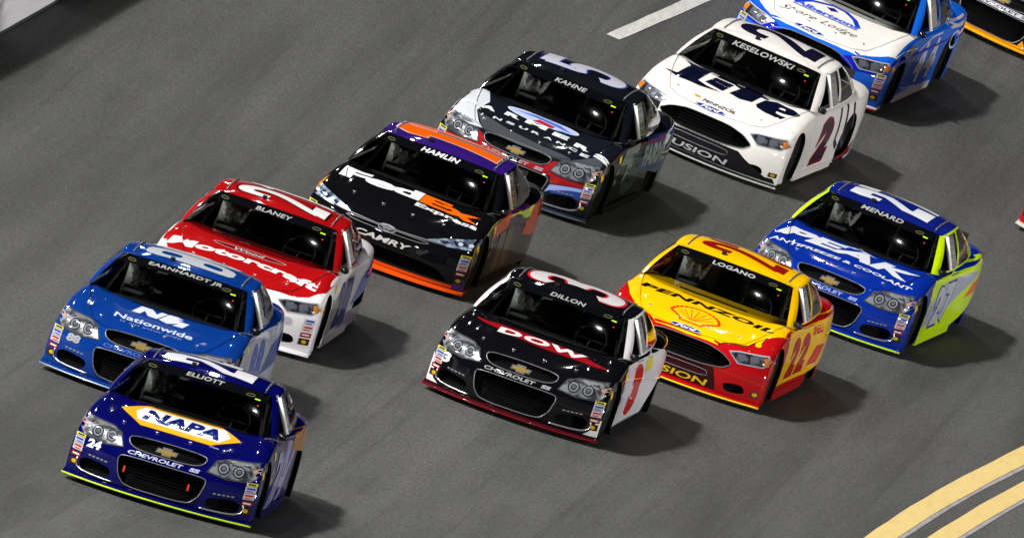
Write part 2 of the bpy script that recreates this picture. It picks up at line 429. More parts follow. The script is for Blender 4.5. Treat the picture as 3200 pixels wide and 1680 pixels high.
# greenhouse -------------------------------------------------------
def ring0():
    h = [(0, 1.335, .872), (.18, 1.34, .872), (.36, 1.355, .872), (.54, 1.39, .872), (.70, 1.44, .872), (.80, 1.48, .872), (.848, 1.51, .870),   # glass edge
         (.872, 1.545, .866), (.892, 1.60, .860), (.902, 1.70, .852),
         (.907, 1.85, .845), (.91, 2.1, .838), (.912, 2.45, .832), (.912, 2.8, .832), (.908, 2.95, .834), (.905, 3.05, .836), (.895, 3.4, .845), (.875, 3.75, .86),
         (.84, 4.05, .885), (.79, 4.2, .895), (.72, 4.27, .898), (.66, 4.30, .90), (.4, 4.34, .902), (0, 4.36, .904)]
    return h
def ring1():
    h = [(0, 2.08, 1.238), (.145, 2.083, 1.2375), (.29, 2.098, 1.235), (.435, 2.13, 1.229), (.565, 2.17, 1.220), (.645, 2.21, 1.210), (.683, 2.245, 1.200),
         (.697, 2.29, 1.197), (.706, 2.34, 1.200), (.710, 2.39, 1.206),
         (.720, 2.45, 1.214), (.726, 2.55, 1.226), (.729, 2.68, 1.238), (.728, 2.82, 1.246), (.724, 2.90, 1.248), (.720, 2.96, 1.249), (.710, 3.10, 1.247), (.695, 3.22, 1.243),
         (.665, 3.31, 1.236), (.635, 3.36, 1.233), (.60, 3.39, 1.232), (.56, 3.41, 1.234), (.35, 3.44, 1.246), (0, 3.46, 1.255)]
    return h
HR = [0, .05, .13, .3, .5, .7, .87, .94, 1]
CR = [.04, .1, .2, .35, .52, .7, .86, 1]
def crest(y): return interp([(2.0, 1.245), (2.3, 1.272), (2.6, 1.293), (2.95, 1.303), (3.25, 1.292), (3.5, 1.262)], y)
def greenhouse():
    """one grid; faces are labelled so glass and painted skin become separate parts"""
    r0, r1 = ring0(), ring1(); n = len(r0)
    cols = [(r0[i], r1[i], 1) for i in range(n)]+[(r0[i], r1[i], -1) for i in range(n-2, 0, -1)]
    m_ = len(cols); rows = []
    for h in HR:
        row = []
        for (a, b, s) in cols:
            p = Vector((a[0]*(1-h)+b[0]*h, a[1]*(1-h)+b[1]*h, a[2]*(1-h)+b[2]*h))
            q = .022*math.sin(PI*h)
            if a[1] < 1.53: p += Vector((0, -.7, 1)).normalized()*q*1.2
            elif a[1] > 4.22: p += Vector((0, .5, 1)).normalized()*q*.6
            else: p += Vector((1, 0, .3))*q*1.3
            row.append(Vector((p.x*s, p.y, p.z)))
        rows.append(row)
    for r in CR:
        row = []
        for (a, b, s) in cols:
            sy = min(max(b[1], 2.45), 3.15) if b[0] > .6 else (2.45 if b[1] < 2.8 else 3.15)
            if b[0] > .6: sy = 2.45+(3.15-2.45)*min(max((b[1]-2.2)/(3.4-2.2), 0), 1)
            x = b[0]*(1-r); y = b[1]*(1-r)+sy*r
            e = 1-(1-r)**2.6
            zc = crest(y); z = b[2]+(zc-b[2])*e if b[0] > .6 else b[2]*(1-e)+zc*e
            row.append(Vector((x*s, y, z)))
        rows.append(row)
    vs = [v for r_ in rows for v in r_]; faces = {'skin': [], 'pillar': [], 'windshield': [], 'door_open': [], 'quarter_glass': [], 'rear_glass': []}
    for k in range(len(rows)-1):
        for i in range(m_):
            i2 = (i+1) % m_
            f = (k*m_+i, k*m_+i2, (k+1)*m_+i2, (k+1)*m_+i)
            s = i if i < n-1 else m_-1-i   # column segment index 0..n-2
            if k >= len(HR)-1: tag = 'skin'
            else:
                mid = 1 <= k <= 6
                if s <= 5: tag = 'windshield' if k >= 0 and k <= 7 else 'skin'
                elif 9 <= s <= 12 and mid: tag = 'door_open'
                elif 14 <= s <= 16 and mid: tag = 'quarter_glass'
                elif s >= 21 and mid: tag = 'rear_glass'
                else: tag = 'pillar' if (k < 7 or 6 <= s <= 20) else 'skin'
            faces[tag].append(f)
    return vs, faces
def submesh(name, vs, fs, mats, mi=None, thick=0, sub=0):
    used = sorted({i for f in fs for i in f}); mp = {u: j for j, u in enumerate(used)}
    me = mesh(name, [vs[u] for u in used], [tuple(mp[i] for i in f) for f in fs], mats, mi)
    return me
GV, GF = greenhouse()
def orient(me, out=Vector((0, 2.9, .6))):
    bm = bmesh.new(); bm.from_mesh(me); bmesh.ops.recalc_face_normals(bm, faces=bm.faces)
    f = max(bm.faces, key=lambda q: q.calc_center_median().z)
    if f.normal.z < 0: bmesh.ops.reverse_faces(bm, faces=bm.faces)
    bm.to_mesh(me); bm.free(); return me
def sub_me(me, lv=1):
    def sub(o):
        s = o.modifiers.new('s', 'SUBSURF'); s.levels = lv; s.render_levels = lv; s.boundary_smooth = 'PRESERVE_CORNERS'
    r = apply_mods(me, [sub]); return r
skin_me = submesh('roof', GV, GF['skin']+GF['pillar'], [gloss('808080'), gloss('808081')], [0]*len(GF['skin'])+[1]*len(GF['pillar']))
skin_me = orient(sub_me(skin_me))
skin_bvh = bvh_of(skin_me)
wind_me = orient(sub_me(submesh('windshield', GV, GF['windshield'], [glassmat()])))
wind_bvh = bvh_of(wind_me)
rear_me = orient(submesh('rear_window', GV, GF['rear_glass'], [glassmat()]))
def side_of(fs, s): return [f for f in fs if GV[f[0]].x*s > 0]
quar_me = {s: submesh('quarter_window', GV, side_of(GF['quarter_glass'], s), [glassmat()]) for s in (-1, 1)}
door_me = {s: submesh('door_window', GV, side_of(GF['door_open'], s), [glassmat()]) for s in (-1, 1)}
door_bvh = bvh_of(door_me[1])
BODY = {k: make_body(k) for k in ('chevy', 'ford', 'toyota')}
BVH = {k: BODY[k][1] for k in BODY}

# ------------------------------------------------------------------ flat print, laid on the body
def text_vf(body, bold=.02, shear=0., space=1.0):
    c = bpy.data.curves.new('t', 'FONT'); c.body = body; c.size = 1; c.offset = bold; c.shear = shear; c.space_character = space
    c.resolution_u = 3
    o = bpy.data.objects.new('t', c); COL.objects.link(o)
    dg = bpy.context.evaluated_depsgraph_get(); dg.update()
    me = bpy.data.meshes.new_from_object(o.evaluated_get(dg), depsgraph=dg)
    vs = [(v.co.x, v.co.y) for v in me.vertices]; fs = [tuple(p.vertices) for p in me.polygons]
    bpy.data.objects.remove(o); bpy.data.meshes.remove(me); bpy.data.curves.remove(c)
    x0 = min(v[0] for v in vs); x1 = max(v[0] for v in vs); y0 = min(v[1] for v in vs); y1 = max(v[1] for v in vs)
    return [((x-x0)/(x1-x0), (y-y0)/(y1-y0)) for x, y in vs], fs
TC = {}
def text_box(body, box, bold=.02, shear=0., space=1., warp=None):
    k = (body, bold, shear, space)
    if k not in TC: TC[k] = text_vf(*k)
    vs, fs = TC[k]
    u0, v0, u1, v1 = box
    out = [(u0+(u1-u0)*x, v0+(v1-v0)*y) for x, y in vs]
    if warp: out = [warp(*p) for p in out]
    return out, fs
def poly_vf(loops):
    if not isinstance(loops[0][0], (tuple, list)): loops = [loops]
    tri = tessellate_polygon([[Vector((x, y, 0)) for x, y in l] for l in loops])
    return [p for l in loops for p in l], [tuple(t) for t in tri]
def multi(*vfs):
    vs, fs = [], []
    for v, f in vfs:
        b = len(vs); vs += list(v); fs += [tuple(i+b for i in q) for q in f]
    return vs, fs
def ellipse(cx, cy, rx, ry, n=28, rot=0):
    c, s = math.cos(rot), math.sin(rot)
    return [(cx+rx*math.cos(2*PI*k/n)*c-ry*math.sin(2*PI*k/n)*s, cy+rx*math.cos(2*PI*k/n)*s+ry*math.sin(2*PI*k/n)*c) for k in range(n)]
def strip(pts, w, closed=False):
    """polyline -> ribbon quads in 2D"""
    n = len(pts); vs, fs = [], []
    for i, p in enumerate(pts):
        a = pts[(i-1) % n] if (i > 0 or closed) else p; b = pts[(i+1) % n] if (i < n-1 or closed) else p
        tx, ty = b[0]-a[0], b[1]-a[1]; l = math.hypot(tx, ty) or 1
        nx, ny = -ty/l, tx/l
        vs += [(p[0]+nx*w/2, p[1]+ny*w/2), (p[0]-nx*w/2, p[1]-ny*w/2)]
    for i in range(n if closed else n-1):
        j = (i+1) % n; fs.append((2*i, 2*i+1, 2*j+1, 2*j))
    return vs, fs
PROJ = {
    'front': (lambda u, v: Vector((u, -2, v)), Vector((0, 1, 0))),
    'top': (lambda u, v: Vector((u, v, 3)), Vector((0, 0, -1))),
    'roofside': (lambda u, v: Vector((-v, u, 3)), Vector((0, 0, -1))),       # digits read from the driver's side
    'left': (lambda u, v: Vector((3, u, v)), Vector((-1, 0, 0))),
    'right': (lambda u, v: Vector((-3, u, v)), Vector((1, 0, 0))),
    'cornerL': (lambda u, v: Vector((.80, .38, 0))+Vector((.70, .72, 0)).normalized()*u+Vector((0, 0, v))-Vector((-.72, .70, 0)).normalized()*2, Vector((-.72, .70, 0)).normalized()),
    'cornerR': (lambda u, v: Vector((-.80, .38, 0))+Vector((.70, -.72, 0)).normalized()*u+Vector((0, 0, v))-Vector((.72, .70, 0)).normalized()*2, Vector((.72, .70, 0)).normalized()),
}
def decal(name, vf, proj, mat, parent, bvh, layer=0, grid=.05):
    vs, fs = vf
    bm = bmesh.new()
    bv = [bm.verts.new((x, y, 0)) for x, y in vs]
    for f in fs:
        try: bm.faces.new([bv[i] for i in f])
        except ValueError: pass
    bmesh.ops.remove_doubles(bm, verts=bm.verts, dist=1e-5)
    if grid:
        for ax in (0, 1):
            cs = [v.co[ax] for v in bm.verts]; lo, hi = min(cs), max(cs)
            k = math.ceil(lo/grid)
            while k*grid < hi:
                co = Vector((0, 0, 0)); co[ax] = k*grid+1e-4; no = Vector((0, 0, 0)); no[ax] = 1
                bmesh.ops.bisect_plane(bm, geom=bm.verts[:]+bm.edges[:]+bm.faces[:], plane_co=co, plane_no=no, dist=1e-6); k += 1
    org, d = PROJ[proj]; dead = []; nl = bm.verts.layers.float_vector.new('n')
    for v in bm.verts:
        hit, no, _, _ = bvh.ray_cast(org(v.co.x, v.co.y), d, 6)
        if hit is None: dead.append(v); continue
        if proj in ('left', 'right') and abs(hit.x) < .86: dead.append(v); continue
        if no.dot(d) > 0: no = -no
        v.co = hit+no*(.0022+.0013*layer); v[nl] = no
    bmesh.ops.delete(bm, geom=dead, context='VERTS')
    for f in bm.faces:
        f.smooth = True
        f.normal_update()
        if f.normal.dot(d) > 0: f.normal_flip()
    cn = [v[nl].copy() for v in bm.verts]; bm.verts.layers.float_vector.remove(nl)
    me = bpy.data.meshes.new(name); bm.to_mesh(me); bm.free(); me.materials.append(mat)
    if len(me.polygons): me.normals_split_custom_set_from_vertices([tuple(n) for n in cn])
    return obj(name, me, parent)
def surf_path(pts, proj, bvh, off=.0):
    org, d = PROJ[proj]; out = []
    for u, v in pts:
        hit, no, _, _ = bvh.ray_cast(org(u, v), d, 6)
        if hit is not None:
            if no.dot(d) > 0: no = -no
            out.append(hit+no*off)
    return out
# ------------------------------------------------------------------ shared car parts
def splitter_vf():
    us = [i/12 for i in range(-12, 13)]
    f = lambda s: .0+.335*abs(s)**2.2
    top, bot = [], []
    vs, fs = [], []
    for s in us:
        x = s*.995
        for (dy, z) in ((0.0, .062), (0.0, .080), (.09, .098), (.22, .098), (.22, .062)): vs.append((x, f(s)+dy, z))
    n = 5
    for i in range(len(us)-1):
        for k in range(n): fs.append((i*n+k, (i+1)*n+k, (i+1)*n+(k+1) % n, i*n+(k+1) % n))
    fs.append(tuple(range(n))[::-1]); fs.append(tuple((len(us)-1)*n+k for k in range(n)))
    return vs, fs
SPL = splitter_vf()
def lip_vf():
    f = lambda s: -.006+.335*abs(s)**2.2
    return tube_mesh([[(s/12*1.0, f(s/12), .058) for s in range(-12, 13)]], .011, 6)
LIP = lip_vf()
def skirt_vf(s):
    a, b = (s*.955, s*.985)
    return box_vf(min(a, b), max(a, b), 1.33, 3.33, .055, .15)
def tyre_vf():
    prof = [(.10, .20), (.135, .26), (.138, .31), (.115, .332), (0, .336), (-.115, .332), (-.138, .31), (-.135, .26), (-.10, .20)]
    n = 32; vs = [(x, r*math.cos(2*PI*k/n), r*math.sin(2*PI*k/n)) for k in range(n) for x, r in prof]; q = len(prof)
    return vs, [(k*q+i, ((k+1) % n)*q+i, ((k+1) % n)*q+i+1, k*q+i+1) for k in range(n) for i in range(q-1)]
def rim_vf(s):
    n = 24; prof = [(.10, .202), (.09, .17), (.05, .15), (.05, .07), (.075, .05), (.075, 0)]
    vs = [(x*s, r*math.cos(2*PI*k/n), r*math.sin(2*PI*k/n)) for k in range(n) for x, r in prof]; q = len(prof)
    fs = [(k*q+i, ((k+1) % n)*q+i, ((k+1) % n)*q+i+1, k*q+i+1) for k in range(n) for i in range(q-1)]
    parts = [(vs, fs)]
    for k in range(5):
        a = 2*PI*k/5; cy, cz = .105*math.cos(a), .105*math.sin(a)
        nn = 8; v = [((.052+.02*e)*s, cy+.018*math.cos(2*PI*j/nn), cz+.018*math.sin(2*PI*j/nn)) for e in (0, 1) for j in range(nn)]
        parts.append((v, [(j, (j+1) % nn, (j+1) % nn+nn, j+nn) for j in range(nn)]+[tuple(range(nn, 2*nn))]))
    return join(parts)
SH = {}
def shared(key_, f):
    if key_ not in SH: SH[key_] = f()
    return SH[key_]
def base_car(label, cat, pose, kind, P_, name='stock_car'):
    """P_: dict body, roof, pillar, lip, splitter, skirt colours"""
    root = bpy.data.objects.new(name, None); COL.objects.link(root); root.matrix_world = frame(*pose); root.empty_display_size = .5
    root['label'] = label; root['category'] = cat; root['group'] = 'stock cars racing three abreast around the banked turn'
    me, bv = BODY[kind]
    b = obj('body', me, root)
    b.material_slots[0].link = 'OBJECT'; b.material_slots[0].material = P_['body']
    r = obj('roof', skin_me, root)
    for i, k in enumerate(('roof', 'pillar')):
        r.material_slots[i].link = 'OBJECT'; r.material_slots[i].material = P_[k]
    wsd = obj('windshield', wind_me, root); obj('rear_window', rear_me, root)
    for s in (1, -1): obj('quarter_window', quar_me[s], root)
    obj('door_window', door_me[-1], root)
    # window net on the driver's side
    def net():
        parts = []
        y0, y1, z0, z1 = 2.36, 2.93, .875, 1.20
        fx = lambda y, z: .918-(z-.84)*.55
        for k in range(9):
            y = y0+(y1-y0)*k/8
            q = [Vector((fx(y, z), y+.10*(z-z0)*(1-k/8), z)) for z in (z0, z1)]
            parts.append(tube_mesh([q], .013, 5))
        for k in range(6):
            z = z0+(z1-z0)*k/5
            parts.append(tube_mesh([[Vector((fx(0, z), y0+.10*(z-z0), z)), Vector((fx(0, z), y1, z))]], .012, 5))
        v, f = join(parts); return mesh('window_net', v, f, M_net())
    obj('window_net', shared('net', net), root)
    def netbar():
        v, f = tube_mesh([[(.925, 2.35, .86), (.745, 2.40, 1.195)]], .022, 8); return mesh('net_bar', v, f, plain('white_bar', (.7, .7, .7), .5))
    obj('net_bar', shared('netbar', netbar), root)
    # splitter, lip, skirts
    sp = obj('splitter', shared(('spl', P_['splitter'].name), lambda: mesh('splitter', *SPL, P_['splitter'], smooth=True, sharp=40)), root)
    obj('splitter_lip', shared(('lip', P_['lip'].name), lambda: mesh('splitter_lip', *LIP, P_['lip'])), sp)
    for s in (1, -1):
        obj('side_skirt', shared(('skirt', s, P_['skirt'].name), lambda: mesh('side_skirt', *skirt_vf(s), P_['skirt'], smooth=False)), root)
    for s in (1, -1):
        for y in WHEELY:
            wh = obj('wheel', shared(('rim', s), lambda: mesh('wheel_rim', *rim_vf(s), M_rim(), sharp=35)), root, (s*.80, y, .338))
            obj('tyre', shared('tyre', lambda: mesh('tyre', *tyre_vf(), M_rubber())), wh)
    # spoiler
    def spo():
        vs = []; N_ = 10
        for i in range(N_+1):
            x = -.62+1.24*i/N_; y = LEN-.05-.05*abs(x)**2
            vs += [(x, y, .885), (x, y+.012, .885), (x, y+.04, .975), (x, y+.03, .975)]
        fs = [(i*4+k, (i+1)*4+k, (i+1)*4+(k+1) % 4, i*4+(k+1) % 4) for i in range(N_) for k in range(4)]+[(3, 2, 1, 0), tuple(N_*4+k for k in range(4))]
        return mesh('spoiler', vs, fs, plain('black_spoiler', (.01, .01, .011), .7, spec=.2), smooth=False)
    obj('spoiler', shared('spoiler', spo), root)
    # interior
    obj('dashboard', shared('dash', lambda: mesh('dashboard', *box_vf(-.78, .78, 1.72, 2.0, .60, .80), M_dark(), smooth=False)), root)
    obj('rear_bulkhead', shared('bulk', lambda: mesh('rear_bulkhead', *box_vf(-.8, .8, 3.55, 3.6, .3, .95), M_dark(), smooth=False)), root)
    def cage():
        L_ = []
        for s in (-1, 1):
            L_ += [[(s*.74, 1.75, .75), (s*.62, 2.36, 1.16), (s*.62, 2.95, 1.19), (s*.66, 3.5, .95)], [(s*.70, 2.95, .3), (s*.63, 2.95, 1.18)]]
        L_ += [[(-.62, 2.36, 1.16), (.62, 2.36, 1.16)], [(-.63, 2.95, 1.19), (.63, 2.95, 1.19)], [(-.66, 2.95, .45), (.60, 2.95, 1.12)],
               [(-.66, 2.95, .75), (.66, 2.95, .75)], [(-.3, 2.36, 1.16), (-.45, 2.95, .8)]]
        v, f = tube_mesh(L_, .022, 8); return mesh('roll_cage', v, f, M_cage())
    obj('roll_cage', shared('cage', cage), root)
    def seat():
        v, f = join([box_vf(.12, .62, 2.30, 2.85, .35, .5), box_vf(.10, .64, 2.78, 2.92, .4, 1.0), box_vf(.17, .57, 2.74, 2.88, .98, 1.13), box_vf(.10, .16, 2.5, 2.85, .88, 1.08), box_vf(.58, .64, 2.5, 2.85, .88, 1.08)])
        return mesh('seat', v, f, M_seat(), smooth=False)
    obj('seat', shared('seat', seat), root)
    def wheel():
        v, f = tube_mesh([[(.37+.17*math.cos(a), 2.16+.05*math.sin(a), .86+.16*math.sin(a)) for a in [2*PI*k/20 for k in range(20)]]], .014, 6, True)
        v2, f2 = tube_mesh([[(.37, 2.0, .78), (.37, 2.16, .86)], [(.22, 2.16, .86), (.52, 2.16, .86)]], .012, 5)
        v, f = join([(v, f), (v2, f2)]); return mesh('steering_wheel', v, f, M_seat())
    obj('steering_wheel', shared('stw', wheel), root)
    def hose():
        pth = []
        for k in range(60):
            t = k/59*2*PI*1.5; pth.append(Vector((-.56+.25*k/59, 2.55+.03*k/59, 1.015-.10*math.cos(t))))
        vs, fs = [], []; seg = 10
        for i, p in enumerate(pth):
            t = (pth[min(i+1, 59)]-pth[max(i-1, 0)]).normalized(); u = t.cross(Vector((0, 0, 1))).normalized(); w_ = t.cross(u); r = .050 if i % 3 else .042
            for k in range(seg): a = 2*PI*k/seg; vs.append(p+u*math.cos(a)*r+w_*math.sin(a)*r)
        for i in range(59):
            for k in range(seg): fs.append((i*seg+k, (i+1)*seg+k, (i+1)*seg+(k+1) % seg, i*seg+(k+1) % seg))
        bv2, bf2 = box_vf(-.64, -.22, 2.70, 2.78, .84, 1.13)
        v, f = join([(vs, fs), (bv2, bf2)])
        return mesh('cooling_hose', v, f, M_hose())
    obj('cooling_hose', shared('hose', hose), root)
    # mirror on the driver's A-pillar
    def mir_():
        bm = bmesh.new(); bmesh.ops.create_uvsphere(bm, u_segments=14, v_segments=9, radius=1)
        for v in bm.verts: v.co = Vector((.052*v.co.x, .036*v.co.y, .038*v.co.z))
        me_ = bpy.data.meshes.new('door_mirror'); bm.to_mesh(me_); bm.free(); me_.materials.append(gloss('15151a'))
        for p in me_.polygons: p.use_smooth = True
        return me_
    obj('door_mirror', shared('mirror', mir_), root, (.945, 1.74, .885))
    return root, b, r, wsd

PR = lambda h: gloss(h, .5, .85, 0, .045, .12)   # printed vinyl
ATR = lambda h: gloss(h)
def nose_kit(root, b, kind):
    """grille surrounds, bars, head lamps (vinyl print on real cars), seams and fasteners"""
    bv = BVH[kind]; ns = NOSE[kind]
    for k, nm, rr, mt in (('upper', 'upper_grille_trim', .006, M_trim()), ('lower', 'lower_grille_trim', .006, M_trim())):
        if kind == 'toyota' and k == 'lower': continue
        pts = surf_path(densify(ns[k], .03), 'front', bv, .002)
        v, f = tube_mesh([pts], rr, 6, True); obj(nm, shared((kind, k, 'trim'), lambda: mesh(nm, v, f, mt)), root)
    # mesh bars inside the openings
    def bars(key_, zs, xr, dy):
        parts = []
        for z in zs:
            parts.append(tube_mesh([[(x/10*xr(z), .06+bow(x/10*xr(z)/.95)+dy, z) for x in range(-10, 11)]], .005, 4))
        v, f = join(parts); return mesh(key_, v, f, plain('grille_bar', (.004, .004, .004), .8, spec=.05))
    obj('grille_bars', shared((kind, 'bars'), lambda: bars('grille_bars', [.16+.03*i for i in range(9)] if kind == 'chevy' else [.235, .262, .29]+[.38+.035*i for i in range(5)] if kind == 'ford' else [.18, .21, .24, .27], lambda z: .34 if kind != 'toyota' else .62, .06)), root)
    if ns['cheek'] and kind == 'chevy':
        for s in (1, -1):
            pts = [(s*x, z) for x, z in ((.875, .255), (.885, .215), (.865, .165), (.80, .138), (.70, .128), (.55, .122), (.46, .122))]
            def tr():
                p = surf_path(densify2(pts), 'front', bv, .001); v, f = tube_mesh([p], .010, 6); return mesh('duct_trim', v, f, M_chrome())
            obj('duct_trim', shared((kind, 'duct', s), tr), root)
def densify2(pts, d=.03):
    out = []
    for p, q in zip(pts[:-1], pts[1:]):
        n = max(1, int(math.hypot(q[0]-p[0], q[1]-p[1])/d)); out += [(p[0]+(q[0]-p[0])*k/n, p[1]+(q[1]-p[1])*k/n) for k in range(n)]
    return out+[pts[-1]]
# ------------------------------------------------------------------ liveries
def T_(root, nm, body, box, proj, hexv, bvh, layer=1, bold=.02, shear=0., space=1., warp=None, grid=.05):
    return decal(nm, text_box(body, box, bold, shear, space, warp), proj, PR(hexv), root, bvh, layer, grid)
def D_(root, nm, shape, proj, hexv, bvh, layer=0, grid=.05, mat=None):
    vf = shape if isinstance(shape, tuple) else poly_vf(shape)
    return decal(nm, vf, proj, mat or PR(hexv), root, bvh, layer, grid)
B2 = [(0, .62), (0, .85), (.15, 1), (.85, 1), (1, .85), (1, .55), (.37, .27), (.37, .23), (1, .23), (1, 0), (0, 0), (0, .33), (.66, .62), (.66, .77), (.34, .77), (.34, .62)]
B4 = [[(.52, 0), (.88, 0), (.88, .2), (1, .2), (1, .42), (.88, .42), (.88, 1), (.5, 1), (0, .42), (0, .2), (.52, .2)], [(.52, .42), (.52, .74), (.27, .42)]]
B7 = [(0, 1), (1, 1), (1, .76), (.52, 0), (.14, 0), (.62, .75), (0, .75)]
def fit(shape, box):
    u0, v0, u1, v1 = box; f = lambda l: [(u0+(u1-u0)*x, v0+(v1-v0)*y) for x, y in l]
    return f(shape) if not isinstance(shape[0][0], (tuple, list)) else [f(l) for l in shape]
def grow(box, d): return (box[0]-d, box[1]-d, box[2]+d, box[3]+d)
def lampmat(name, a, b_, scale=9.):
    mt, t, b = nodemat(name); N = t.nodes.new; L = t.links.new
    tc = N('ShaderNodeTexCoord'); n = N('ShaderNodeTexNoise'); n.inputs['Scale'].default_value = scale; n.inputs['Detail'].default_value = 3; L(tc.outputs['Object'], n.inputs['Vector'])
    r = N('ShaderNodeMapRange'); r.inputs[1].default_value = .42; r.inputs[2].default_value = .58; L(n.outputs[0], r.inputs[0])
    mx = N('ShaderNodeMix'); mx.data_type = 'RGBA'; mx.inputs[6].default_value = (*hexc(a), 1); mx.inputs[7].default_value = (*hexc(b_), 1); L(r.outputs[0], mx.inputs[0]); L(mx.outputs[2], b.inputs['Base Color'])
    b.inputs['Roughness'].default_value = .3; b.inputs['Metallic'].default_value = .3; b.inputs['Coat Weight'].default_value = 1; b.inputs['Coat Roughness'].default_value = .10
    return mt
LAMP_C = lampmat('lamp_print', '303238', '86888e'); LAMP_F = lampmat('lamp_print_dark', '14161a', '565a62', 14.); LAMP_T = lampmat('lamp_print_blue', '3c4a64', '98a8bc', 12.)
def NUM(root, nm, body, box, proj, hexv, bvh, layer=1, bold=.05, shear=0., gap=.06):
    n = len(body); w = (box[2]-box[0]-gap*(n-1))/n
    for i, ch in enumerate(body): T_(root, nm, ch, (box[0]+i*(w+gap), box[1], box[0]+i*(w+gap)+w, box[3]), proj, hexv, bvh, layer, bold, shear)
SILV = gloss('aeb2b8', .3, .7, .15)
STK = {'2': [[(0, .66), (.02, .84), (.2, .97), (.5, 1), (.8, .97), (1, .82), (.97, .62), (.75, .46), (.35, .26), (.08, .10), (.02, 0)], [(-.1, 0), (1.1, 0)]],
       '3': [[(0, .80), (.08, .94), (.5, 1), (.9, .94), (1, .76), (.88, .58), (.42, .52)], [(.42, .50), (.88, .46), (1, .27), (.9, .06), (.5, 0), (.08, .06), (0, .20)]],
       '5': [[(1.05, 1), (-.02, 1)], [(.05, 1.03), (.02, .54), (.2, .58), (.5, .62), (.88, .54), (1, .32), (.9, .07), (.5, 0), (.1, .05), (0, .22)]],
       '1': [[(-.05, .74), (.5, 1.04), (.5, 0)], [(.0, 0), (1., 0)]]}
def STROKE(root, nm, ch, box, w, proj, hexv, bvh, layer):
    for k, p in enumerate(STK[ch]):
        q = [(box[0]+w/2+(box[2]-box[0]-w)*x, box[1]+w/2+(box[3]-box[1]-w)*y) for x, y in p]
        for _ in range(2 if len(q) > 3 else 0):
            o = [q[0]]
            for a, b_ in zip(q[:-1], q[1:]): o += [(a[0]*.75+b_[0]*.25, a[1]*.75+b_[1]*.25), (a[0]*.25+b_[0]*.75, a[1]*.25+b_[1]*.75)]
            q = o+[q[-1]]
        decal(nm, strip(q, w), proj, PR(hexv), root, bvh, layer+.45*k)
def lamp_decals(root, kind, bv, left_only=None):
    for s in (1, -1):
        q = lambda l: [(s*x, z) for x, z in l]
        if kind == 'chevy':
            D_(root, 'headlight_surround', q([(.435, .492), (.50, .622), (.60, .652), (.80, .672), (.955, .69), (.972, .60), (.885, .482), (.65, .462)]), 'front', '3a3c42', bv, 1)
            h = D_(root, 'headlight', q([(.455, .50), (.51, .61), (.60, .642), (.80, .66), (.95, .68), (.965, .60), (.88, .495), (.65, .475)]), 'front', '', bv, 2, mat=LAMP_C)
            for lx in (.59, .745):
                D_(h, 'lamp_bezel', ellipse(s*lx, .562, .060, .058), 'front', '1c1e24', bv, 3)
                D_(h, 'lamp_ring', strip(ellipse(s*lx, .562, .040, .039, 24), .016, True), 'front', '74787e', bv, 4)
                D_(h, 'lamp_lens', ellipse(s*lx, .565, .022, .021, 16), 'front', '54565e', bv, 4)
            D_(h, 'marker_lamp', q([(.86, .605), (.94, .645), (.95, .61), (.89, .575)]), 'front', 'a08478', bv, 3)
        elif kind == 'ford':
            D_(root, 'headlight_surround', q([(.505, .572), (.60, .598), (.915, .628), (.978, .55), (.90, .492), (.64, .468)]), 'front', '9a9ca4', bv, 1)
            h = D_(root, 'headlight', q([(.525, .562), (.60, .587), (.91, .614), (.968, .55), (.895, .503), (.645, .48)]), 'front', '', bv, 2, mat=LAMP_F)
            for lq in ([(.60, .565), (.68, .575), (.71, .52), (.65, .50)], [(.74, .575), (.83, .59), (.85, .53), (.76, .51)]): D_(h, 'lamp_lens', q(lq), 'front', '50545e', bv, 3)
            D_(h, 'marker_lamp', q([(.88, .595), (.915, .605), (.96, .555), (.91, .52)]), 'front', 'b06a30' if s > 0 else 'c86a20', bv, 3)
        else:
            h = D_(root, 'headlight', q([(.45, .542), (.61, .60), (.80, .64), (.95, .672), (.962, .62), (.93, .556), (.67, .528)]), 'front', '', bv, 2, mat=LAMP_T)
            for lq in ([(.58, .565), (.66, .59), (.69, .57), (.64, .548)], [(.72, .60), (.84, .625), (.88, .585), (.76, .56)]): D_(h, 'lamp_bezel', q(lq), 'front', '1c2436', bv, 3)
            for lx, lz in ((.80, .592), (.905, .60)): D_(h, 'lamp_lens', ellipse(s*lx, lz, .026, .018), 'front', 'b0b8c4', bv, 4)
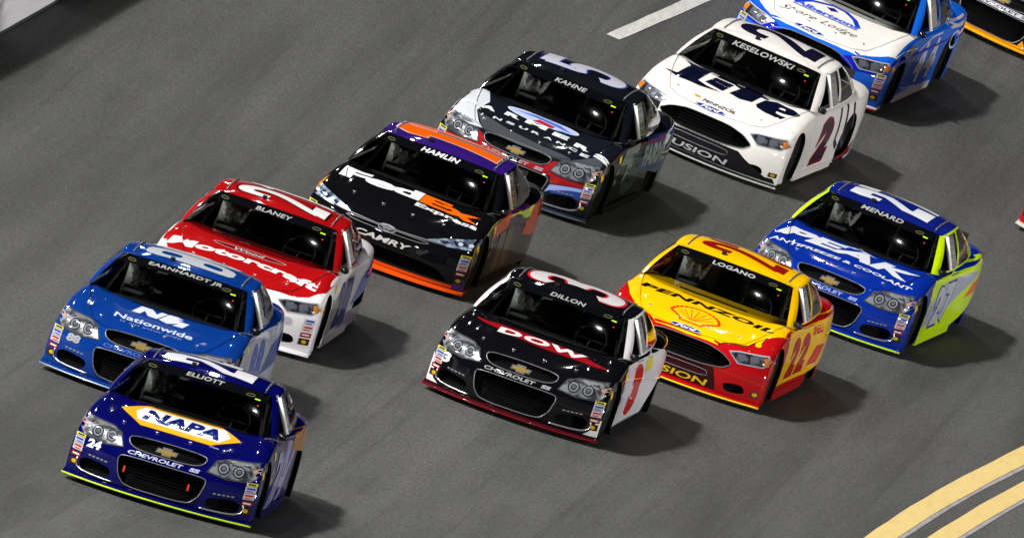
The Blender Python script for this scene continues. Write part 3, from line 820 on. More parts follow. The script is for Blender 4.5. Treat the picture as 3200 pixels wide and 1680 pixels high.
def stickers(root, bv, fordish=False):
    rows = [(.455, .487, 'c8c030'), (.385, .45, 'a8a8b4'), (.315, .38, 'b8b0b0'), (.250, .30, '701c20'), (.165, .235, '2a2210')]
    if fordish: rows = [(.385, .45, 'b8b8c8'), (.315, .38, 'c0b8b8'), (.250, .30, '8c1c20'), (.165, .235, '2a2210')]
    for s in (1, -1):
        for i, (z0, z1, h) in enumerate(rows):
            st = D_(root, 'sponsor_sticker', [(s*.852, z0), (s*.958, z0+.008), (s*.958, z1+.008), (s*.852, z1)], 'front', h, bv, 2)
            zc = (z0+z1)/2
            ink = {0: '20305c', 1: '2c3c8c', 2: 'a01c24', 3: 'd8d0c8', 4: 'c89c20'}[i+(1 if fordish else 0)]
            if z1-z0 > .06:
                D_(st, 'sticker_print', multi(strip([(s*.866, zc+.012), (s*.945, zc+.018)], .018), strip([(s*.866, zc-.016), (s*.93, zc-.011)], .010)) if ink != 'c89c20' else poly_vf(ellipse(s*.905, zc+.003, .026, .02)), 'front', ink, bv, 3)
            else: D_(st, 'sticker_print', strip([(s*.866, zc+.003), (s*.94, zc+.006)], .016), 'front', ink, bv, 3)
    st = D_(root, 'fender_sticker', [(1.36, .66), (1.50, .67), (1.50, .75), (1.36, .74)], 'left', 'd8c820', bv, 2)
    D_(root, 'fender_sticker', [(.50, .52), (.60, .54), (.60, .61), (.50, .59)], 'left', 'd8b010', bv, 2)
    D_(root, 'fender_sticker', multi(poly_vf([(1.36, .52), (1.48, .53), (1.48, .60), (1.36, .59)]), poly_vf([(1.36, .40), (1.47, .41), (1.47, .48), (1.36, .47)])), 'left', 'a8a8b0', bv, 2)
    D_(root, 'fender_sticker', [(.50, .52), (.60, .54), (.60, .61), (.50, .59)], 'right', 'd8b010', bv, 2)
def bowtie(root, z=.567, col=None):
    pts = [(-.115, -.022), (-.05, -.022), (-.05, -.042), (.05, -.042), (.05, -.022), (.10, -.022), (.115, .022), (.05, .022), (.05, .042), (-.05, .042), (-.05, .022), (-.10, .022)]
    def mk():
        n = len(pts); vs = [(x, .085, z+v) for x, v in pts]+[(x, .125, z+v) for x, v in pts]
        tri = tessellate_polygon([[Vector((x, v, 0)) for x, v in pts]])
        fs = [tuple(t) for t in tri]+[(i, (i+1) % n, (i+1) % n+n, i+n) for i in range(n)]
        p2 = [(x*.84, v*.66) for x, v in pts]; b = len(vs); vs += [(x, .082, z+v) for x, v in p2]; fs2 = [tuple(b+i for i in t) for t in tri]
        return mesh('bowtie_emblem', vs, fs+fs2, [M_chrome(), plain('gold_emblem', (.50, .33, .08), .35, .4)], [0]*len(fs)+[1]*len(fs2), smooth=False)
    obj('bowtie_emblem', shared('bowtie', mk), root)
def ford_oval(root, bv, cx, cy, rx=.185, ry=.052):
    o = D_(root, 'oval_badge', ellipse(cx, cy, rx, ry, 36), 'top', '101e78', bv, 1)
    r = strip(ellipse(cx, cy, rx*.93, ry*.87, 36), .008, True); D_(o, 'badge_ring', r, 'top', 'c8ccd8', bv, 2)
    T_(o, 'badge_script', 'Ford', (cx-rx*.62, cy-ry*.55, cx+rx*.66, cy+ry*.6), 'top', 'dcdce8', bv, 2, .03, .35)
def banner(wsd, name, x0, x1, zl, h=.034, shear=.12, white='949694'):
    """black sun strip across the top of the windshield with the driver's name"""
    top = lambda x: 1.246-.030*(abs(x)/.68)**2
    xs = [i/10*.70 for i in range(-10, 11)]
    b = D_(wsd, 'sun_strip', [(x, top(x)) for x in xs]+[(x, top(x)-.078) for x in xs[::-1]], 'front', '08090c', wind_bvh, 0)
    sag = lambda u, v: (u, v-.030*(abs(u)/.68)**2)
    if name: T_(b, 'driver_name', name, (x0, zl, x1, zl+h), 'front', white, wind_bvh, 1, .025, shear, 1.05, sag)
    D_(b, 'strip_mark', [(.545, 1.150), (.60, 1.146), (.60, 1.156), (.545, 1.160)], 'front', 'b4e020', wind_bvh, 1)
    for lx, lz in ((-.56, 1.178), (.49, 1.178)): D_(b, 'strip_logo', strip(ellipse(lx, lz, .045, .010, 16), .005, True), 'front', '5c5c38', wind_bvh, 1)
    D_(wsd, 'tech_sticker', poly_vf(ellipse(.60, 1.105, .007, .007, 10)), 'front', 'c03c30', wind_bvh, 1)
    # frame of the glass
    D_(wsd, 'glass_edge', strip([(-.845, .885), (-.80, .873), (-.5, .878), (0, .885), (.5, .878), (.80, .873), (.845, .885), (.69, 1.195)], .014), 'front', '0a0a0c', wind_bvh, 1)
def details(root, kind, bv, seam='101014'):
    hs = [(-.84, 1.55), (-.78, 1.1), (-.70, .7), (-.60, .40), (-.46, .235), (-.2, .185), (0, .175), (.2, .185), (.46, .235), (.60, .40), (.70, .7), (.78, 1.1), (.84, 1.55)]
    D_(root, 'hood_seam', strip(densify2(hs, .06), .007), 'top', seam, bv, 3)
    D_(root, 'nose_seam', multi(strip([(.63, .40), (.63, .60), (.63, .71)], .007)), 'left', seam, bv, 3)
    D_(root, 'door_seam', strip([(1.62, .85), (1.58, .30), (1.60, .14)], .006), 'left', seam, bv, 3)
    for x, y in ((-.54, .52), (-.18, .44), (.17, .44), (.52, .52)):
        p = surf_path([(x, y)], 'top', bv, .004)[0]
        def pin():
            v, f = tube_mesh([[(0, 0, -.004), (0, 0, .010)]], .013, 8); v2, f2 = tube_mesh([[(-.02, 0, .008), (.02, .006, .008)]], .004, 5); v, f = join([(v, f), (v2, f2)]); return mesh('hood_pin', v, f, M_chrome())
        obj('hood_pin', shared('pin', pin), root, p)
    # roof side rails, roof flap seams, aerial
    for s in (1, -1):
        pr = surf_path([(s*.60, 2.35+.1*k) for k in range(10)], 'top', skin_bvh, .008)
        def rail():
            v, f = tube_mesh([pr], .008, 5); return mesh('roof_rail', v, f, M_trim())
        obj('roof_rail', shared(('rail', s), rail), root)
    pa = surf_path([(-.18, 2.31)], 'top', skin_bvh, 0)[0]
    def cam_():
        v, f = join([box_vf(-.022, .022, -.02, .05, -.005, .035), box_vf(-.012, .012, -.03, -.02, .005, .025)]); return mesh('roof_camera', v, f, M_dark(), smooth=False)
    obj('roof_camera', shared('rcam', cam_), root, pa)
def chevy_front(root, bv, num, numcol, csg, box=(-.83, .385, -.68, .475)):
    bowtie(root)
    T_(root, 'nose_lettering', 'CHEVROLET', (-.385, .452, .20, .490), 'front', csg, bv, 2, .02, .15)
    T_(root, 'nose_lettering', 'SS', (.265, .452, .375, .490), 'front', csg, bv, 2, .05, .2)
    if num: T_(root, 'nose_number', num, box, 'front', numcol, bv, 2, .05, .12)
    for s in (1, -1):
        D_(root, 'duct_sticker', multi(*[strip([(s*(.56+.045*k), .300+.003*k), (s*(.59+.045*k), .302+.003*k)], .014) for k in range(5)]), 'front', '77777c', bv, 2)
def start(num, label, pose, kind, body, roof=None, pillar=None, lip=None, splitter=None, skirt=None):
    pb = body if not isinstance(body, str) else ATR(body)
    f = lambda c, d: d if c is None else ATR(c) if isinstance(c, str) else c
    root, b, r, wsd = base_car(label, 'race car', pose, kind, dict(body=pb, roof=f(roof, pb), pillar=f(pillar, f(roof, pb)), lip=f(lip, pb), splitter=f(splitter, pb), skirt=f(skirt, pb)))
    nose_kit(root, b, kind); bv = BVH[kind]
    lamp_decals(root, kind, bv)
    return root, b, r, wsd, bv
RS = 'roofside'

# --- 24: navy car with the hood badge, front left
root, b, r, w_, bv = start(24, 'dark blue race car with yellow and white NAPA badge on its hood', (-.617, -28.713, 0), 'chevy', '05074e', lip='b4d418')
details(root, 'chevy', bv); stickers(root, bv); chevy_front(root, bv, '24', 'd8d8e4', 'b8bcd8', (-.82, .385, -.665, .475)); banner(w_, 'ELLIOTT', -.20, .20, 1.192)
hexo = [(-.66, 1.03), (-.40, 1.42), (.34, 1.42), (.62, 1.02), (.36, .55), (-.38, .55)]
bd = D_(root, 'hood_badge', hexo, 'top', 'eaa41c', bv, 1)
D_(bd, 'badge_field', [(-.50, 1.03), (-.43, 1.30), (.41, 1.30), (.50, 1.03), (.42, .74), (-.44, .74)], 'top', 'd8d8dc', bv, 2)
T_(bd, 'hood_lettering', 'NAPA', (-.41, .80, .41, 1.24), 'top', '0c1c60', bv, 3, .05, .12)
T_(root, 'hood_small_print', 'Chase', (.36, .50, .46, .55), 'top', 'a0a4c0', bv, 1)
D_(r, 'roof_number', fit(B2, (2.36, -.44, 2.86, .52)), RS, 'd6d6da', skin_bvh, 1); D_(r, 'roof_number', fit(B4, (2.93, -.44, 3.38, .52)), RS, 'd6d6da', skin_bvh, 1)
D_(root, 'side_stripe', multi(poly_vf([(1.45, .14), (2.2, .16), (3.1, .74), (2.7, .78)]), poly_vf([(2.45, .16), (2.7, .16), (3.4, .70), (3.25, .76)])), 'left', '7c78a8', bv, 0)
for sh_, bx in ((B2, (1.85, .20, 2.30, .70)), (B4, (2.40, .20, 2.9, .70))): D_(root, 'door_number', fit(sh_, bx), 'left', '8c88b4', bv, 2)
D_(root, 'quarter_panel_graphic', [(3.0, .66), (3.3, .84), (4.0, .84), (4.4, .70), (4.0, .58)], 'left', '8c5808', bv, 1)
for tx in (-.385, .295): obj('tow_strap', mesh('tow_strap', *box_vf(tx, tx+.02, .075, .085, .255, .32), plain('red_tow_strap', (.6, .03, .02), .5), smooth=False), root)

# --- 88: blue and silver
root, b, r, w_, bv = start(88, 'bright blue race car with silver sides and Nationwide lettering, behind the dark blue one', (-1.949, -20.062, -.0136), 'chevy', '08327c', lip=gloss('9aa4b0', .3, .6, .5))
details(root, 'chevy', bv); stickers(root, bv); chevy_front(root, bv, '88', '9a9ca0', '5068b0', (-.79, .38, -.635, .465)); banner(w_, 'EARNHARDT JR', -.38, .43, 1.188, .036)
D_(root, 'side_panel', [(.55, .14), (.58, .50), (1.2, .76), (2.4, .80), (4.6, .80), (4.6, .14)], 'left', '9a9cb0', bv, 0, mat=gloss('9498a8', .35, .7, .2))
D_(root, 'side_panel', [(.35, .14), (.45, .44), (1.2, .76), (4.6, .80), (4.6, .14)], 'right', '9a9cb0', bv, 0, mat=gloss('9498a8', .35, .7, .2))
D_(root, 'quarter_panel_graphic', [(3.0, .30), (3.4, .60), (4.4, .74), (4.4, .40)], 'left', '08327c', bv, 1)
NUM(root, 'door_number', '88', (1.9, .20, 2.95, .72), 'left', '0d3c9c', bv, 2, .05, 0)
lg = D_(root, 'hood_logo', multi(poly_vf([(-.30, 1.0), (-.24, 1.32), (-.12, 1.32), (-.05, 1.17), (-.02, 1.32), (.05, 1.32), (-.02, 1.0), (-.12, 1.0), (-.18, 1.16), (-.21, 1.0)]),
        poly_vf([(.0, 1.0), (.06, 1.32), (.14, 1.34), (.22, 1.30), (.17, 1.24), (.24, 1.24), (.19, 1.17), (.31, 1.18), (.27, .96), (.16, .94), (.21, 1.08), (.10, .94)])), 'top', 'c8ccd8', bv, 1)
T_(root, 'hood_lettering', 'Nationwide', (-.43, .62, .43, .80), 'top', 'c0c8dc', bv, 1, .022)
T_(root, 'hood_small_print', 'is on your side', (-.34, .49, .34, .575), 'top', '6c88c8', bv, 1, .005)
def rr(x0, y0, x1, y1, k=.2):
    w, h = x1-x0, y1-y0; return rnd([(x0, y0), (x1, y0), (x1, y1), (x0, y1)], k, 2)
n8 = lambda a, b_: [rr(a, -.47, b_, .50), rr(a+.16, -.33, b_-.16, -.12)[::-1], rr(a+.16, .12, b_-.16, .34)[::-1]]
D_(r, 'roof_number', n8(2.36, 2.88), RS, 'b0b4b8', skin_bvh, 1, mat=SILV); D_(r, 'roof_number', n8(2.93, 3.36), RS, 'b0b4b8', skin_bvh, 1, mat=SILV)

# --- 21: red over white
root, b, r, w_, bv = start(21, 'red race car with white nose and sides, Motorcraft lettering across its hood', (-1.875, -12.684, -.0194), 'ford', 'dcd8dc', roof='9c0c10', pillar='9c0c10')
RED = gloss('a00c10')
D_(root, 'hood_panel', [(-.93, 1.72), (-.945, 1.2), (-.93, .78), (-.80, .42), (-.60, .27), (-.37, .20), (0, .185), (.37, .20), (.60, .27), (.80, .42), (.93, .78), (.945, 1.2), (.93, 1.72), (0, 1.8)], 'top', '', bv, 0, mat=RED)
details(root, 'ford', bv); stickers(root, bv, True); banner(w_, 'BLANEY', -.20, .21, 1.178)
arc = lambda u, v: (u, v+.17*(1-(u/.85)**2))
T_(root, 'hood_lettering', 'Motorcraft', (-.86, .58, .83, .84), 'top', 'dadad8', bv, 2, .045, .08, 1, arc)
D_(root, 'hood_badge', ellipse(-.03, 1.17, .41, .085, 40), 'top', '6c1018', bv, 1)
D_(root, 'badge_ring', strip(ellipse(-.03, 1.17, .41, .085, 40), .010, True), 'top', 'b8b0b0', bv, 2)
T_(root, 'badge_script', 'Wood', (-.20, 1.125, .14, 1.215), 'top', 'c8c4c4', bv, 2, .01, .3)
for nm, c, l, g_ in (('roof_number_outline', '160c0c', 1, .025), ('roof_number', 'd8d8d8', 2, 0)):
    STROKE(r, nm, '2', grow((2.34, -.50, 2.86, .52), g_), .17+2*g_, RS, c, skin_bvh, l); STROKE(r, nm, '1', grow((2.96, -.50, 3.33, .50), g_), .15+2*g_, RS, c, skin_bvh, l)
NUM(root, 'door_number', '21', (1.9, .20, 2.9, .72), 'left', '28348c', bv, 2, .06, 0)
D_(root, 'quarter_panel_graphic', multi(poly_vf([(3.1, .35), (3.5, .66), (4.5, .80), (4.5, .55)])), 'left', '4c5cac', bv, 1)
D_(root, 'side_stripe', [(.9, .10), (2.2, .12), (3.2, .30), (4.4, .34), (4.4, .12)], 'left', '8c8890', bv, 0)
D_(root, 'nose_sticker', rr(.61, .35, .73, .42), 'front', 'a8a8b0', bv, 2)

# --- 11: black, purple and orange
root, b, r, w_, bv = start(11, 'black race car with purple roof and orange chin, FedEx lettering on its hood', (-1.18, -3.952, -.065), 'toyota', '0b0b0e', roof='2c1468', pillar='0c0c12', lip='d85010', splitter='d84c0c', skirt='0c0c10')
details(root, 'toyota', bv); stickers(root, bv); banner(w_, 'HAMLIN', -.20, .25, 1.185, .040, .2, 'e0e0e0')
slant = lambda u, v: (u, v+.14*(1-(abs(u)/.85)**1.5))
T_(root, 'hood_lettering', 'Fed', (-.82, .86, .10, 1.24), 'top', 'dce0e4', bv, 1, .045, 0, .92, slant)
T_(root, 'hood_lettering', 'Ex', (.11, .86, .82, 1.22), 'top', 'f06008', bv, 1, .045, 0, .92, slant)
T_(root, 'hood_lettering', 'Express', (.10, .66, .85, .84), 'top', 'd4d8dc', bv, 1, .03, 0, 1, lambda u, v: (u, v+.10*(1-(abs(u)/.85)**1.5)))
T_(root, 'nose_lettering', 'CAMRY', (-.33, .352, .33, .415), 'front', 'b8b4b0', bv, 2, .03, .25)
chr_ = [(-.66, .54), (-.50, .532), (-.32, .527), (-.15, .520), (0, .518), (.15, .520), (.32, .527), (.50, .532), (.66, .54)]
pth = surf_path(densify2(chr_), 'front', bv, .004); v, f = tube_mesh([pth], .011, 6); obj('chrome_bar', mesh('chrome_bar', v, f, M_trim()), root)
em = D_(root, 'nose_emblem', ellipse(0, .508, .108, .042, 30), 'front', '2c2c32', bv, 3)
D_(em, 'emblem_ring', multi(strip(ellipse(0, .508, .10, .036, 30), .008, True), strip(ellipse(0, .508, .035, .030, 20), .007, True), strip(ellipse(0, .520, .07, .015, 20), .007, True)), 'front', '8c8c92', bv, 4)
D_(root, 'chin_band', [(-.975, .10), (.975, .10), (.975, .150), (.85, .138), (-.85, .138), (-.975, .150)], 'front', 'd85010', bv, 1)
D_(root, 'corner_stripe', [(.97, .10), (.97, .24), (.86, .15), (.86, .10)], 'front', '4c2c80', bv, 2)
P11 = [(2.54, -.57), (2.91, -.57), (2.91, .55), (2.84, .63), (2.58, .63), (2.40, .45), (2.38, .23), (2.54, .23)]
for x0 in (0, .47):
    q = [(a+x0, b_) for a, b_ in P11] if not x0 else [(min(a+x0, 3.33), b_) for a, b_ in P11]
    D_(r, 'roof_number', q, RS, 'e85c08', skin_bvh, 2); D_(r, 'roof_number_outline', strip(q, .022, True), RS, 'c8c4c8', skin_bvh, 3)
D_(root, 'side_graphic', multi(poly_vf([(1.30, .60), (1.35, .76), (2.5, .82), (3.2, .80), (2.2, .66)]), poly_vf([(3.4, .50), (3.5, .80), (4.6, .82), (4.7, .60), (4.2, .42)])), 'left', 'e05c10', bv, 1)
D_(root, 'side_graphic', [(2.3, .66), (2.5, .82), (3.5, .83), (3.6, .66), (3.0, .58)], 'left', '4c2480', bv, 2)
NUM(root, 'door_number', '11', (1.9, .20, 2.8, .64), 'left', '6c6668', bv, 2, .06, 0)
D_(root, 'side_panel', [(1.35, .14), (1.4, .55), (3.3, .60), (4.4, .40), (4.4, .14)], 'left', '', bv, 0, mat=gloss('4a4648', .4, .7, .3))
D_(root, 'mirror_trim', [(-.98, .60), (-.90, .74), (-.93, .60)], 'front', 'e09020', bv, 2)

# --- 3: black with white sides
root, b, r, w_, bv = start(3, 'black race car with white window frame and doors, red DOW band on its hood', (1.273, -11.598, -.0464), 'chevy', '0b0b0f', roof='0c0c12', pillar='d8d6da', lip='6c1018', splitter='3c0a10')
details(root, 'chevy', bv); stickers(root, bv); chevy_front(root, bv, '3', 'd8d4d0', 'a0a0a4', (-.875, .355, -.77, .465)); banner(w_, 'DILLON', -.18, .22, 1.195)
sw = [(-.80, 1.14), (-.62, 1.20), (-.40, 1.22), (0, 1.20), (.35, 1.16), (.60, 1.02), (.86, .82), (.60, .86), (.33, .84), (0, .86), (-.30, .94), (-.55, 1.04)]
D_(root, 'hood_band', rnd(sw, .25, 1), 'top', '8a0e18', bv, 1)
T_(root, 'hood_lettering', 'DOW', (-.47, .88, .52, 1.12), 'top', 'd4d0d0', bv, 2, .05, 0, 1.15, lambda u, v: (u, v+.05*(1-(u/.5)**2)))
for nm, c, l, g_ in (('roof_number_outline', 'c8202c', 1, .03), ('roof_number', 'c8c6c8', 2, 0)):
    STROKE(r, nm, '3', grow((2.32, -.55, 3.08, .55), g_), .19+2*g_, RS, c, skin_bvh, l)
D_(root, 'side_panel', [(1.30, .14), (1.36, .60), (1.62, .86), (3.4, .845), (4.0, .80), (4.5, .70), (3.6, .30), (3.3, .14)], 'left', 'd4d2da', bv, 0)
D_(root, 'side_panel', [(1.30, .14), (1.36, .60), (1.62, .86), (3.4, .845), (4.5, .70), (3.3, .14)], 'right', 'd4d2da', bv, 0)
NUM(root, 'door_number', '3', (2.0, .20, 2.75, .76), 'left', 'c01c24', bv, 2, .09, .15)
D_(root, 'nose_corner', [(.83, .105), (.975, .105), (.975, .30), (.93, .26), (.88, .15)], 'front', 'd8d6da', bv, 1)
D_(root, 'nose_corner', [(-.83, .105), (-.975, .105), (-.975, .42), (-.95, .36), (-.90, .15)], 'front', 'd8d6da', bv, 1)
D_(root, 'quarter_panel_graphic', [(2.9, .62), (3.3, .66), (3.3, .78), (2.9, .76)], 'left', 'd8c828', bv, 2)

# --- 22: yellow and red
root, b, r, w_, bv = start(22, 'yellow race car with red nose, PENNZOIL lettering and a shell emblem on the hood', (2.336, -4.31, -.0635), 'ford', 'a80e14', roof='ecb806', lip='e8d020')
YE = gloss('ecb806')
D_(root, 'hood_panel', [(-.965, 2.0), (-.965, 1.3), (-.90, .97), (-.80, .62), (-.62, .36), (-.37, .15), (0, .135), (.37, .15), (.60, .36), (.66, .42), (.72, .62), (.83, .90), (.93, 1.2), (.965, 1.5), (.965, 2.0)], 'top', '', bv, 0, mat=YE)
D_(root, 'paint_drip', multi(strip([(.80, .95), (.74, .74), (.735, .60), (.75, .52)], .06), poly_vf(ellipse(.75, .52, .035, .05))), 'top', '', bv, 1, mat=YE)
D_(root, 'hood_edge_line', strip([(.37, .155), (.60, .365), (.66, .43), (.72, .63), (.80, .84)], .010), 'top', '141008', bv, 2)
D_(root, 'side_panel', [(1.32, .22), (1.34, .50), (1.50, .84), (4.7, .86), (4.8, .50), (4.2, .26), (3.3, .20)], 'left', '', bv, 0, mat=YE)
D_(root, 'side_panel', [(1.32, .22), (1.34, .50), (1.50, .84), (4.7, .86), (4.8, .50), (3.3, .20)], 'right', '', bv, 0, mat=YE)
details(root, 'ford', bv, '8c7010'); banner(w_, 'LOGANO', -.22, .28, 1.178, .032, 0, 'a8aab0')
arcp = lambda u, v: (u, v+.06*(1-(u/.75)**2))
T_(root, 'hood_lettering', 'PENNZOIL', (-.78, 1.02, .80, 1.20), 'top', '14120c', bv, 2, .05, .18, 1.1, arcp)
sh = []
for k in range(15):
    a = PI*(1-k/14)
    for da, rr_ in ((0, 1.0), (.5, 1.06)):
        if k == 14 and da: continue
        aa = a-da*PI/14; sh.append((-.03+.27*rr_*math.cos(aa), .60+.33*rr_*math.sin(aa)))
sh += [(.15, .50), (.10, .44), (.10, .38), (-.16, .38), (-.16, .44), (-.21, .50)]
em = D_(root, 'shell_emblem', sh, 'top', 'f0b810', bv, 1); D_(em, 'emblem_outline', strip(sh, .034, True), 'top', 'd02c0c', bv, 2)
rays = [strip([(-.03+.03*math.cos(a), .46), (-.03+.22*math.cos(a), .60+.25*math.sin(a))], .010) for a in [PI*(.12+.76*k/6) for k in range(7)]]
D_(em, 'emblem_rays', multi(*rays), 'top', 'd04c10', bv, 2)
ford_oval(root, bv, -.04, .225, .185, .055)
T_(root, 'nose_lettering', 'FUSION', (-.40, .125, .40, .195), 'front', 'd0b420', bv, 2, .02, .1)
D_(root, 'nose_panel', [(-.50, .112), (.50, .112), (.47, .22), (.42, .345), (-.42, .345), (-.47, .22)], 'front', '30080c', bv, -1, mat=gloss('30080c'))
st = D_(root, 'sponsor_sticker', [(.87, .155), (.962, .16), (.962, .225), (.87, .22)], 'front', '50303c', bv, 2); D_(st, 'sticker_print', ellipse(.915, .19, .028, .022), 'front', 'c8a020', bv, 3)
for nm, c, l, g_ in (('roof_number', '8c1010', 2, 0),):
    STROKE(r, nm, '2', (2.44, -.50, 2.88, .50), .15, RS, c, skin_bvh, l); STROKE(r, nm, '2', (2.93, -.50, 3.34, .50), .15, RS, c, skin_bvh, l)
NUM(root, 'door_number', '22', (1.75, .26, 3.0, .72), 'left', 'a81c10', bv, 2, .08, .15)
T_(root, 'quarter_lettering', 'SHELL', (3.1, .66, 3.7, .76), 'left', 'c83010', bv, 2, .04)
D_(root, 'quarter_panel_graphic', [(3.2, .30), (3.8, .30), (4.1, .50), (3.5, .52)], 'left', 'c83010', bv, 1)

# --- 2: white
root, b, r, w_, bv = start(2, 'white race car with big dark blue Lite lettering on its hood', (.663, 12.035, -.1089), 'ford', 'dedad6', lip='a8a8a8', splitter='16161a')
details(root, 'ford', bv, '8c8a88'); banner(w_, 'KESELOWSKI', -.37, .40, 1.165, .045, .12)
NV = '070c22'
L_ = [(-.82, .84), (-.67, .90), (-.63, 1.37), (-.72, 1.45), (-.39, 1.45), (-.42, .94), (-.28, .87), (-.11, .85), (-.34, .77), (-.62, .79)]
i_ = [[(-.34, .99), (-.29, 1.30), (-.06, 1.30), (-.10, .92)], [(-.29, 1.345), (-.28, 1.44), (-.04, 1.44), (-.05, 1.345)]]
t_ = [(-.02, .96), (.03, 1.27), (-.05, 1.32), (-.04, 1.37), (.05, 1.38), (.08, 1.50), (.28, 1.46), (.28, 1.37), (.39, 1.33), (.37, 1.28), (.29, 1.29), (.26, .97), (.12, .90)]
e_ = [[(.32, .95), (.36, 1.24), (.48, 1.35), (.69, 1.31), (.82, 1.17), (.79, 1.06), (.56, 1.03), (.57, .95), (.71, .93), (.67, .82), (.48, .81), (.36, .86)], [(.55, 1.14), (.64, 1.15), (.62, 1.23), (.56, 1.22)]]
for sh_ in (L_, i_[0], i_[1], t_, e_): D_(root, 'hood_letter', sh_, 'top', NV, bv, 2)
T_(root, 'hood_small_print', 'PENNZOIL', (-.18, .33, .24, .42), 'top', '2c2c30', bv, 2, .015, .2); D_(root, 'shell_emblem', ellipse(-.26, .43, .045, .05), 'top', 'e09020', bv, 2)
ford_oval(root, bv, -.035, .225, .19, .06)
D_(root, 'nose_panel', [(-.965, .10), (.965, .10), (.93, .155), (.84, .15), (.58, .27), (.47, .335), (-.47, .335), (-.58, .27), (-.84, .15), (-.93, .155)], 'front', '121216', bv, 1)
T_(root, 'nose_lettering', 'FUSION', (-.40, .122, .40, .190), 'front', 'a8aaae', bv, 2, .02, .1)
D_(root, 'grille_blade', strip([(-.42, .325), (0, .318), (.42, .325)], .012), 'front', '18181c', bv, 1)
st = D_(root, 'sponsor_sticker', [(.87, .165), (.962, .17), (.962, .225), (.87, .22)], 'front', '403418', bv, 2); D_(st, 'sticker_print', ellipse(.915, .195, .026, .018), 'front', 'a88818', bv, 3)
STROKE(r, 'roof_number', '2', (2.44, -.52, 3.14, .50), .19, RS, '141228', skin_bvh, 2)
D_(r, 'roof_panel', [(3.20, -.62), (3.34, -.55), (3.34, .55), (3.20, .62)], RS, '12141c', skin_bvh, 1)
NUM(root, 'door_number_outline', '2', (1.98, .17, 2.80, .75), 'left', '8c2030', bv, 1, .10, .15); NUM(root, 'door_number', '2', (2.02, .20, 2.76, .73), 'left', '3c1828', bv, 2, .06, .15)
D_(root, 'quarter_panel_graphic', multi(strip([(3.05, .80), (3.10, .40), (3.3, .30)], .08), strip([(3.35, .82), (3.45, .40), (3.6, .30)], .08), strip([(3.65, .82), (3.8, .50)], .08)), 'left', '1c2438', bv, 1)
D_(root, 'side_stripe', [(3.3, .12), (4.3, .14), (4.4, .32), (3.9, .20)], 'left', '7c1420', bv, 1)

# --- 27: blue and fluorescent yellow
root, b, r, w_, bv = start(27, 'blue race car with fluorescent yellow window frames and sides, PEAK on the hood', (3.123, 3.948, -.0894), 'chevy', '062788', roof='0e1c70', pillar='c0e010', lip='b8d818', skirt='c0e010')
details(root, 'chevy', bv); stickers(root, bv); chevy_front(root, bv, None, None, '8c9cd0'); banner(w_, 'MENARD', -.24, .27, 1.198, .036)
LM = gloss('c0e010')
D_(root, 'side_panel', [(1.30, .12), (1.36, .62), (1.62, .865), (3.0, .865), (4.0, .88), (4.75, .86), (4.8, .45), (4.2, .28), (3.3, .12)], 'left', '', bv, 0, mat=LM)
D_(root, 'side_panel', [(1.30, .12), (1.36, .62), (1.62, .865), (4.75, .86), (4.8, .45), (3.3, .12)], 'right', '', bv, 0, mat=LM)
D_(root, 'side_graphic', [(1.40, .26), (1.44, .50), (2.2, .72), (3.6, .74), (4.3, .70), (3.2, .50), (2.3, .28)], 'left', '9ca4b8', bv, 1)
NUM(root, 'door_number_outline', '27', (1.80, .21, 2.94, .72), 'left', '14287c', bv, 2, .10, 0); NUM(root, 'door_number', '27', (1.84, .24, 2.90, .70), 'left', 'b0b4bc', bv, 3, .06, 0)
D_(root, 'quarter_panel_graphic', [(3.6, .44), (4.0, .60), (4.7, .60), (4.7, .48)], 'left', 'e85c18', bv, 2)
warpk = lambda u, v: (u, v+.10*(1-(u/.85)**2))
T_(root, 'hood_lettering', 'PEAK', (-.89, .82, .80, 1.20), 'top', 'c4c8d0', bv, 2, .05, .25, 1.0, warpk)
D_(root, 'hood_mountain', [(-.20, 1.30), (-.02, 1.38), (.02, 1.45), (.06, 1.38), (.25, 1.28), (.08, 1.31), (.02, 1.36), (-.04, 1.31)], 'top', 'b0bce0', bv, 2)
T_(root, 'hood_lettering', 'ANTIFREEZE & COOLANT', (-.89, .57, .83, .67), 'top', 'c8ccd8', bv, 2, .03, .1, 1.0, lambda u, v: (u, v+.10*(1-((u-.1)/.95)**2)))
D_(r, 'roof_number', fit(B2, (2.42, -.47, 2.90, .50)), RS, 'd0d4d8', skin_bvh, 1); D_(r, 'roof_number', fit(B7, (2.95, -.47, 3.36, .50)), RS, 'd0d4d8', skin_bvh, 1)

# --- 5: black hood, silver nose
root, b, r, w_, bv = start(5, 'black race car with silver and red nose, FARMERS INSURANCE lettering on the hood', (-.76, 4.561, -.0894), 'chevy', '12161e', roof='101218', pillar='10121a', lip='4c5058', splitter='202838')
SIL = gloss('c8ccd4', .25, .8, .2, name='silver_wrap')
GREY = gloss('44484e', .3, .8, .2)
D_(root, 'fender_graphic', [(-.985, .55), (-.975, 1.3), (-.86, 1.55), (-.74, 1.5), (-.64, 1.15), (-.68, .72), (-.56, .40), (-.47, .24), (-.62, .26), (-.80, .38), (-.95, .50)], 'top', '', bv, 1, mat=SIL)
D_(root, 'hood_graphic', [(-.66, .70), (-.21, .46), (.24, .37), (.59, .40), (.95, .90), (.975, .60), (.85, .42), (.6, .27), (.37, .195), (0, .18), (-.37, .195), (-.47, .23)], 'top', '', bv, 0, mat=GREY)
details(root, 'chevy', bv, '08080a'); stickers(root, bv); chevy_front(root, bv, None, None, '8c9098'); banner(w_, 'KAHNE', -.16, .22, 1.185, .036)
